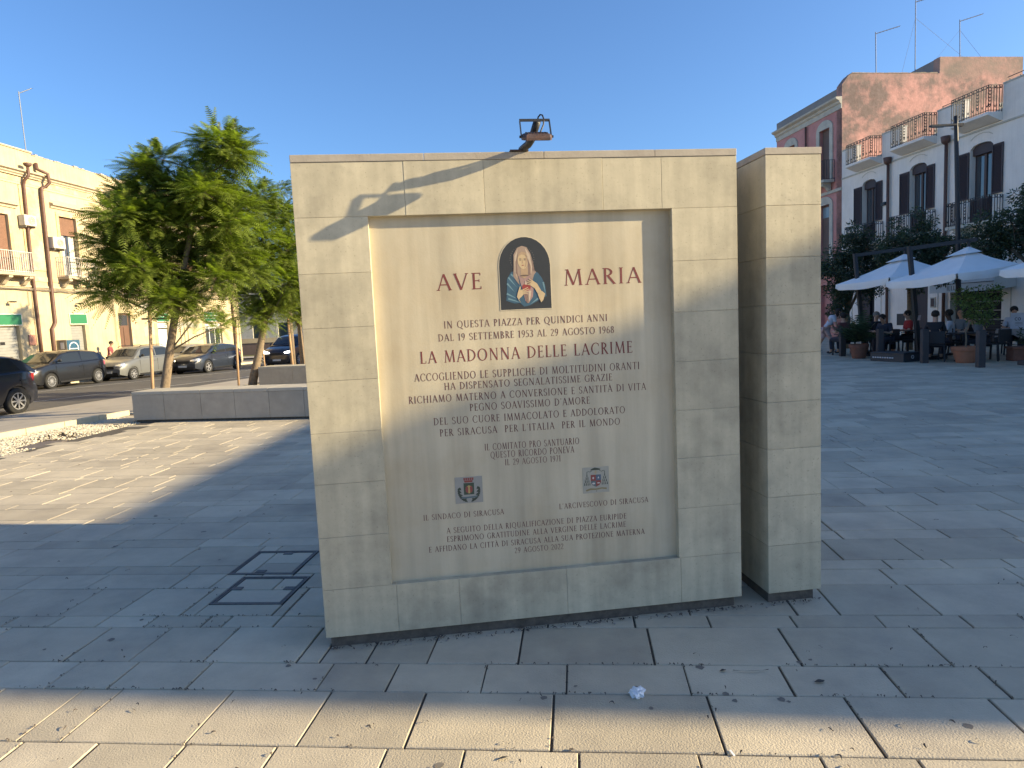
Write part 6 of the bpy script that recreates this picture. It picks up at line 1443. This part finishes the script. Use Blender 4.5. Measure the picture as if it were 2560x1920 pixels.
def person(label, loc, rz, skin='skin_light', hair='hair_dark', top='cloth_navy', legs='cloth_navy', pose='sit', lean=.0, arms='table', bald=False, sc_=1.0, long_hair=False, cat='person'):
    t = thing('person', label, cat, loc, rz); t.scale = (sc_,)*3
    sh = (lambda y, z: (y+lean*(z-.5)*1.0, z-lean*abs(lean)*.0)) 
    N = {}
    if pose == 'sit':
        pel = (0, 0, .52); base = [('pelvis', (0,0,.52), .13), ('belly', (0,.0,.68), (.12,.10)), ('chest', (0,.02,.88), (.145,.105)), ('neck', (0,.03,1.07), .052), ('jaw', (0,.06,1.14), .062), ('head', (0,.065,1.225), .088), ('crown', (0,.05,1.30), .062)]
        hip, knee, ank, toe = (.10,.05,.50), (.13,.46,.50), (.13,.44,.11), (.14,.60,.045)
    else:
        base = [('pelvis', (0,0,.90), .125), ('belly', (0,.03,1.06), (.115,.09)), ('chest', (0,.06,1.27), (.14,.10)), ('neck', (0,.10,1.45), .05), ('jaw', (0,.14,1.52), .06), ('head', (0,.15,1.60), .085), ('crown', (0,.13,1.67), .06)]
        hip, knee, ank, toe = (.09,.0,.84), (.10,.0,.47), (.10,.0,.09), (.10,.14,.04)
    z0 = base[0][1][2]
    L2 = lambda p: (p[0], p[1]+lean*(p[2]-z0), p[2]-abs(lean)*.35*(p[2]-z0)) if p[2] > z0 else p
    for k, p, r_ in base: N[k] = (L2(p), r_)
    E = [('pelvis','belly'),('belly','chest'),('chest','neck'),('neck','jaw'),('jaw','head'),('head','crown')]
    hp = N['head'][0]; N['nose'] = ((hp[0], hp[1]+.105, hp[2]-.02), .012); E.append(('head','nose'))
    zs_ = N['chest'][0][2]; ys_ = N['chest'][0][1]
    for s in (-1, 1):
        q = 'L' if s < 0 else 'R'
        N['sh'+q] = ((s*.165, ys_, zs_+.10), .058); N['el'+q] = ((s*.235, ys_+.06, zs_-.16), .043)
        if arms == 'table': wr_ = (s*.14, ys_+.30, max(.74, zs_-.16)); hn = (s*.12, ys_+.38, max(.75, zs_-.15))
        elif arms == 'head' : wr_ = (s*.12, ys_+.20, zs_+.14); hn = (s*.09, ys_+.22, zs_+.22)
        else: wr_ = (s*.24, ys_+.16, zs_-.38); hn = (s*.24, ys_+.19, zs_-.46)
        N['wr'+q] = (wr_, .028); N['hand'+q] = (hn, .034); E += [('chest','sh'+q),('sh'+q,'el'+q),('el'+q,'wr'+q),('wr'+q,'hand'+q)]
        dn = (Vector(hn)-Vector(wr_)).normalized(); sd3 = Vector((1,0,0)) if abs(dn.x) < .8 else Vector((0,1,0))
        for k, (of, ln_) in enumerate(((-.026,.062),(-.009,.074),(.009,.07),(.026,.055))):
            p = Vector(hn)+sd3*of+dn*ln_+Vector((0,0,-.012)); N['f%d'%k+q] = (tuple(p), .0095); E.append(('hand'+q, 'f%d'%k+q))
        p = Vector(wr_)+dn*.03-sd3*s*.05; N['th'+q] = (tuple(p), .011); E.append(('hand'+q, 'th'+q))
        hs = (s*hip[0], hip[1], hip[2])
        if pose == 'walk':
            st_ = s*.22; kn = (s*.09, st_*.6+.03, .48); an = (s*.09, st_*1.3-.02, .10+(.05 if s < 0 else 0)); to = (s*.09, st_*1.3+.13, .04)
        else: kn, an, to = (s*knee[0], knee[1], knee[2]), (s*ank[0], ank[1]-.0, ank[2]), (s*toe[0], toe[1], toe[2])
        N['hip'+q] = (hs, .088); N['kn'+q] = (kn, .062); N['an'+q] = (an, .04); N['toe'+q] = (to, .034); E += [('pelvis','hip'+q),('hip'+q,'kn'+q),('kn'+q,'an'+q),('an'+q,'toe'+q)]
    skinmesh('body', N, E, skin, t)
    g = lambda k, d: (N[k][0], tuple(x+d for x in N[k][1]) if isinstance(N[k][1], tuple) else N[k][1]+d)
    S = {k: g(k, .018) for k in ('belly','pelvis','chest')}; S['nk'] = ((N['neck'][0][0], N['neck'][0][1]-.01, N['neck'][0][2]-.045), .068); ES = [('chest','belly'),('belly','pelvis'),('chest','nk')]
    for q in 'LR':
        S['sh'+q] = g('sh'+q, .016); S['el'+q] = (tuple(Vector(N['sh'+q][0]).lerp(Vector(N['el'+q][0]), .85)), .056); ES += [('chest','sh'+q),('sh'+q,'el'+q)]
    skinmesh('shirt', S, ES, top, t)
    T_ = {'pelvis': g('pelvis', .012)}; ET = []
    for q in 'LR':
        T_['hip'+q] = g('hip'+q, .012); T_['kn'+q] = g('kn'+q, .012); ET += [('pelvis','hip'+q),('hip'+q,'kn'+q)]
        if legs != 'cloth_pink': T_['an'+q] = (tuple(Vector(N['kn'+q][0]).lerp(Vector(N['an'+q][0]), .92)), .052); ET += [('kn'+q,'an'+q)]
    skinmesh('trousers', T_, ET, legs, t)
    if not bald:
        mb_ = MB(); c = Vector(N['head'][0])+Vector((0,-.022,.028)); ico(mb_, c, .097, 3, .015, (1,1.05,.98)); 
        keep = MB(); 
        if long_hair: ico(mb_, c+Vector((0,-.05,-.10)), .085, 2, .03, (1,.8,1.5))
        mb_.build('hair', hair, t, smooth=True)
    for s in (-1, 1):
        e = MB(); ico(e, Vector(N['head'][0])+Vector((s*.034, .088, .005)), .011, 1); e.build('eye', 'eye', t)
        e = MB(); ico(e, Vector(N['head'][0])+Vector((s*.092, .0, -.01)), .022, 1, 0, (.4,.8,1.2)); e.build('ear', skin, t, smooth=True)
        q = 'L' if s < 0 else 'R'; e = MB(); a_, b_ = Vector(N['an'+q][0]), Vector(N['toe'+q][0]); ico(e, (a_*.35+b_*.65)+Vector((0,0,-.0)), .075, 2, 0, (.6,1.7,.55)); e.build('shoe', 'shoe' if legs == 'cloth_pink' else 'cloth_black', t, smooth=True)
    return t
FACE = lambda deg: R(deg)     # 0 faces away from the camera (+Y); 180 faces the camera
person('woman in a dark red top walking on the far pavement between two parked cars', (-20.2, 33.2, zr(33)+.13), R(-75), top='cloth_wine', legs='cloth_navy', pose='walk', arms='down', cat='person')
def seated(label, x, y, deg, **k):
    cl = k.pop('chair_label')
    chair(cl, (x, y-.0, 0), R(deg)); return person(label, (x, y, 0), R(deg), **k)
seated('person in a brown top seated with their back turned behind the potted palm', 10.62, 20.9, 10, top='cloth_maroon', chair_label='dark chair under the brown topped person behind the palm')
seated('person in dark clothes sitting behind the palm, facing this way', 11.4, 20.5, 170, top='cloth_black', hair='hair_grey', chair_label='dark chair of the grey haired person behind the palm')
seated('dark haired person in dark clothes leaning over a table beyond the flight case', 11.3, 19.7, 120, top='cloth_navy', lean=.3, chair_label='dark chair beyond the flight case, facing left')
seated('dark haired person in a bright red top seated sideways beside the umbrella mast', 12.2, 20.1, 75, top='cloth_red', legs='cloth_black', chair_label='dark chair under the person in red')
seated('person in a black shirt seen from behind, holding a pale card near the bollards', 11.15, 17.25, -35, top='cloth_black', chair_label='dark chair under the black shirted person with the card')
seated('dark skinned person in a white collared shirt seated at the dark table', 11.9, 17.75, 50, skin='skin_dark', top='cloth_white', chair_label='dark chair under the person in white')
seated('bald person in a grey blue shirt seated beyond the white shirted one', 12.9, 18.75, 100, top='cloth_blue', bald=True, chair_label='dark chair under the bald person')
seated('person in a grey striped shirt leaning forward behind the potted shrub', 12.35, 17.0, 55, top='cloth_stripe', lean=.5, hair='hair_dark', legs='cloth_navy', chair_label='dark chair behind the potted shrub')
seated('person in a pale shirt sitting behind the menu stand at the right edge', 14.05, 18.35, 150, top='cloth_white', chair_label='high backed dark chair at the right edge')
person('woman in a white top and pale shorts stepping past the left of the cafe', (10.75, 22.4, 0), R(-100), top='cloth_white', legs='cloth_pink', pose='walk', lean=.45, arms='down', long_hair=True, sc_=.92)
chair('empty dark chair just right of the nearest bollard', (12.35, 16.75, 0), R(20)); chair('empty dark chair beyond the nearest bollard, near the bar door', (13.1, 19.3, 0), R(200))
table('dark square table in front of the person in white', (11.75, 16.95, 0)); table('dark square table between the people behind the palm', (11.0, 20.25, 0)); table('dark square table beside the person in red', (12.1, 20.0, 0), None, .3)
table('square table with a pale cloth at the right edge of the cafe', (13.75, 17.75, 0), 'pale grey cloth with hanging corners on the table at the right edge', R(20))
cd_ = tag(MB().box(-.045, .045, -.002, .002, -.07, .07).build('pale_card', 'cloth_pink'), 'pale card held up by the person in the black shirt', 'card'); cd_.location = (10.95, 17.6, 1.16); cd_.rotation_euler = (.2, 0, .3)
ms = thing('menu_stand', 'pale menu board with dark writing standing on the cloth covered table', 'menu board', (13.58, 17.58, .748), R(-38))
MB().box(-.16, .16, -.008, .008, 0, .42).build('board', 'cloth_white', ms)
mb = MB(); 
def ms_text(txt, x, sx, H_, base):
    for ch in txt:
        for st in G[ch][1]:
            k0[0] = (k0[0]+1) % 9; yy = -.0085-.0001*k0[0]
            if st[0] == 'l':
                _, a0, b0, a1, b1, w_ = st; a = Vector((x+a0*sx, base+b0*H_)); b = Vector((x+a1*sx, base+b1*H_)); n_ = (b-a).normalized(); n_ = Vector((-n_.y, n_.x))*w_*1.4*H_/2; P = [a-n_, b-n_, b+n_, a+n_]
                mb.add([(p.x, yy, p.y) for p in P], [(0,1,2,3)])
            else:
                _, cx, cy, rx, ry, a0, a1, T_, t_ = st; V = []
                for i in range(13):
                    a = R(a0+(a1-a0)*i/12)
                    for dd in (.09, -.09): V.append((x+(cx+(rx+dd)*math.cos(a))*sx, yy, base+(cy+(ry+dd)*math.sin(a))*H_))
                mb.add(V, [(2*i, 2*i+1, 2*i+3, 2*i+2) for i in range(12)])
        x += (G[ch][0]+.1)*sx
ms_text('CO', -.07, .075, .075, .22); mb.build('lettering', 'dark_metal', ms, recalc=False)
ml = MB(); 
for z in (.16,.13,.09): ml.box(-.06, .10, -.0095, -.0082, z, z+.008)
ml.build('small_print', 'dark_metal', ms)
bn = thing('slatted_bench', 'dark slatted bench against the white wall beside the bar door', 'bench', (*px_(3.0, .6), 0), R(96.6))
for k in range(4): MB().box(-.55, .55, -.30, -.27, .50+k*.09, .56+k*.09).build('back_slat', 'chair_dark', bn)
MB().box(-.55, .55, -.27, .15, .41, .45).build('seat', 'chair_dark', bn)
for x in (-.5, .5): MB().box(x-.03, x+.03, -.3, .15, 0, .409).build('leg', 'chair_dark', bn)
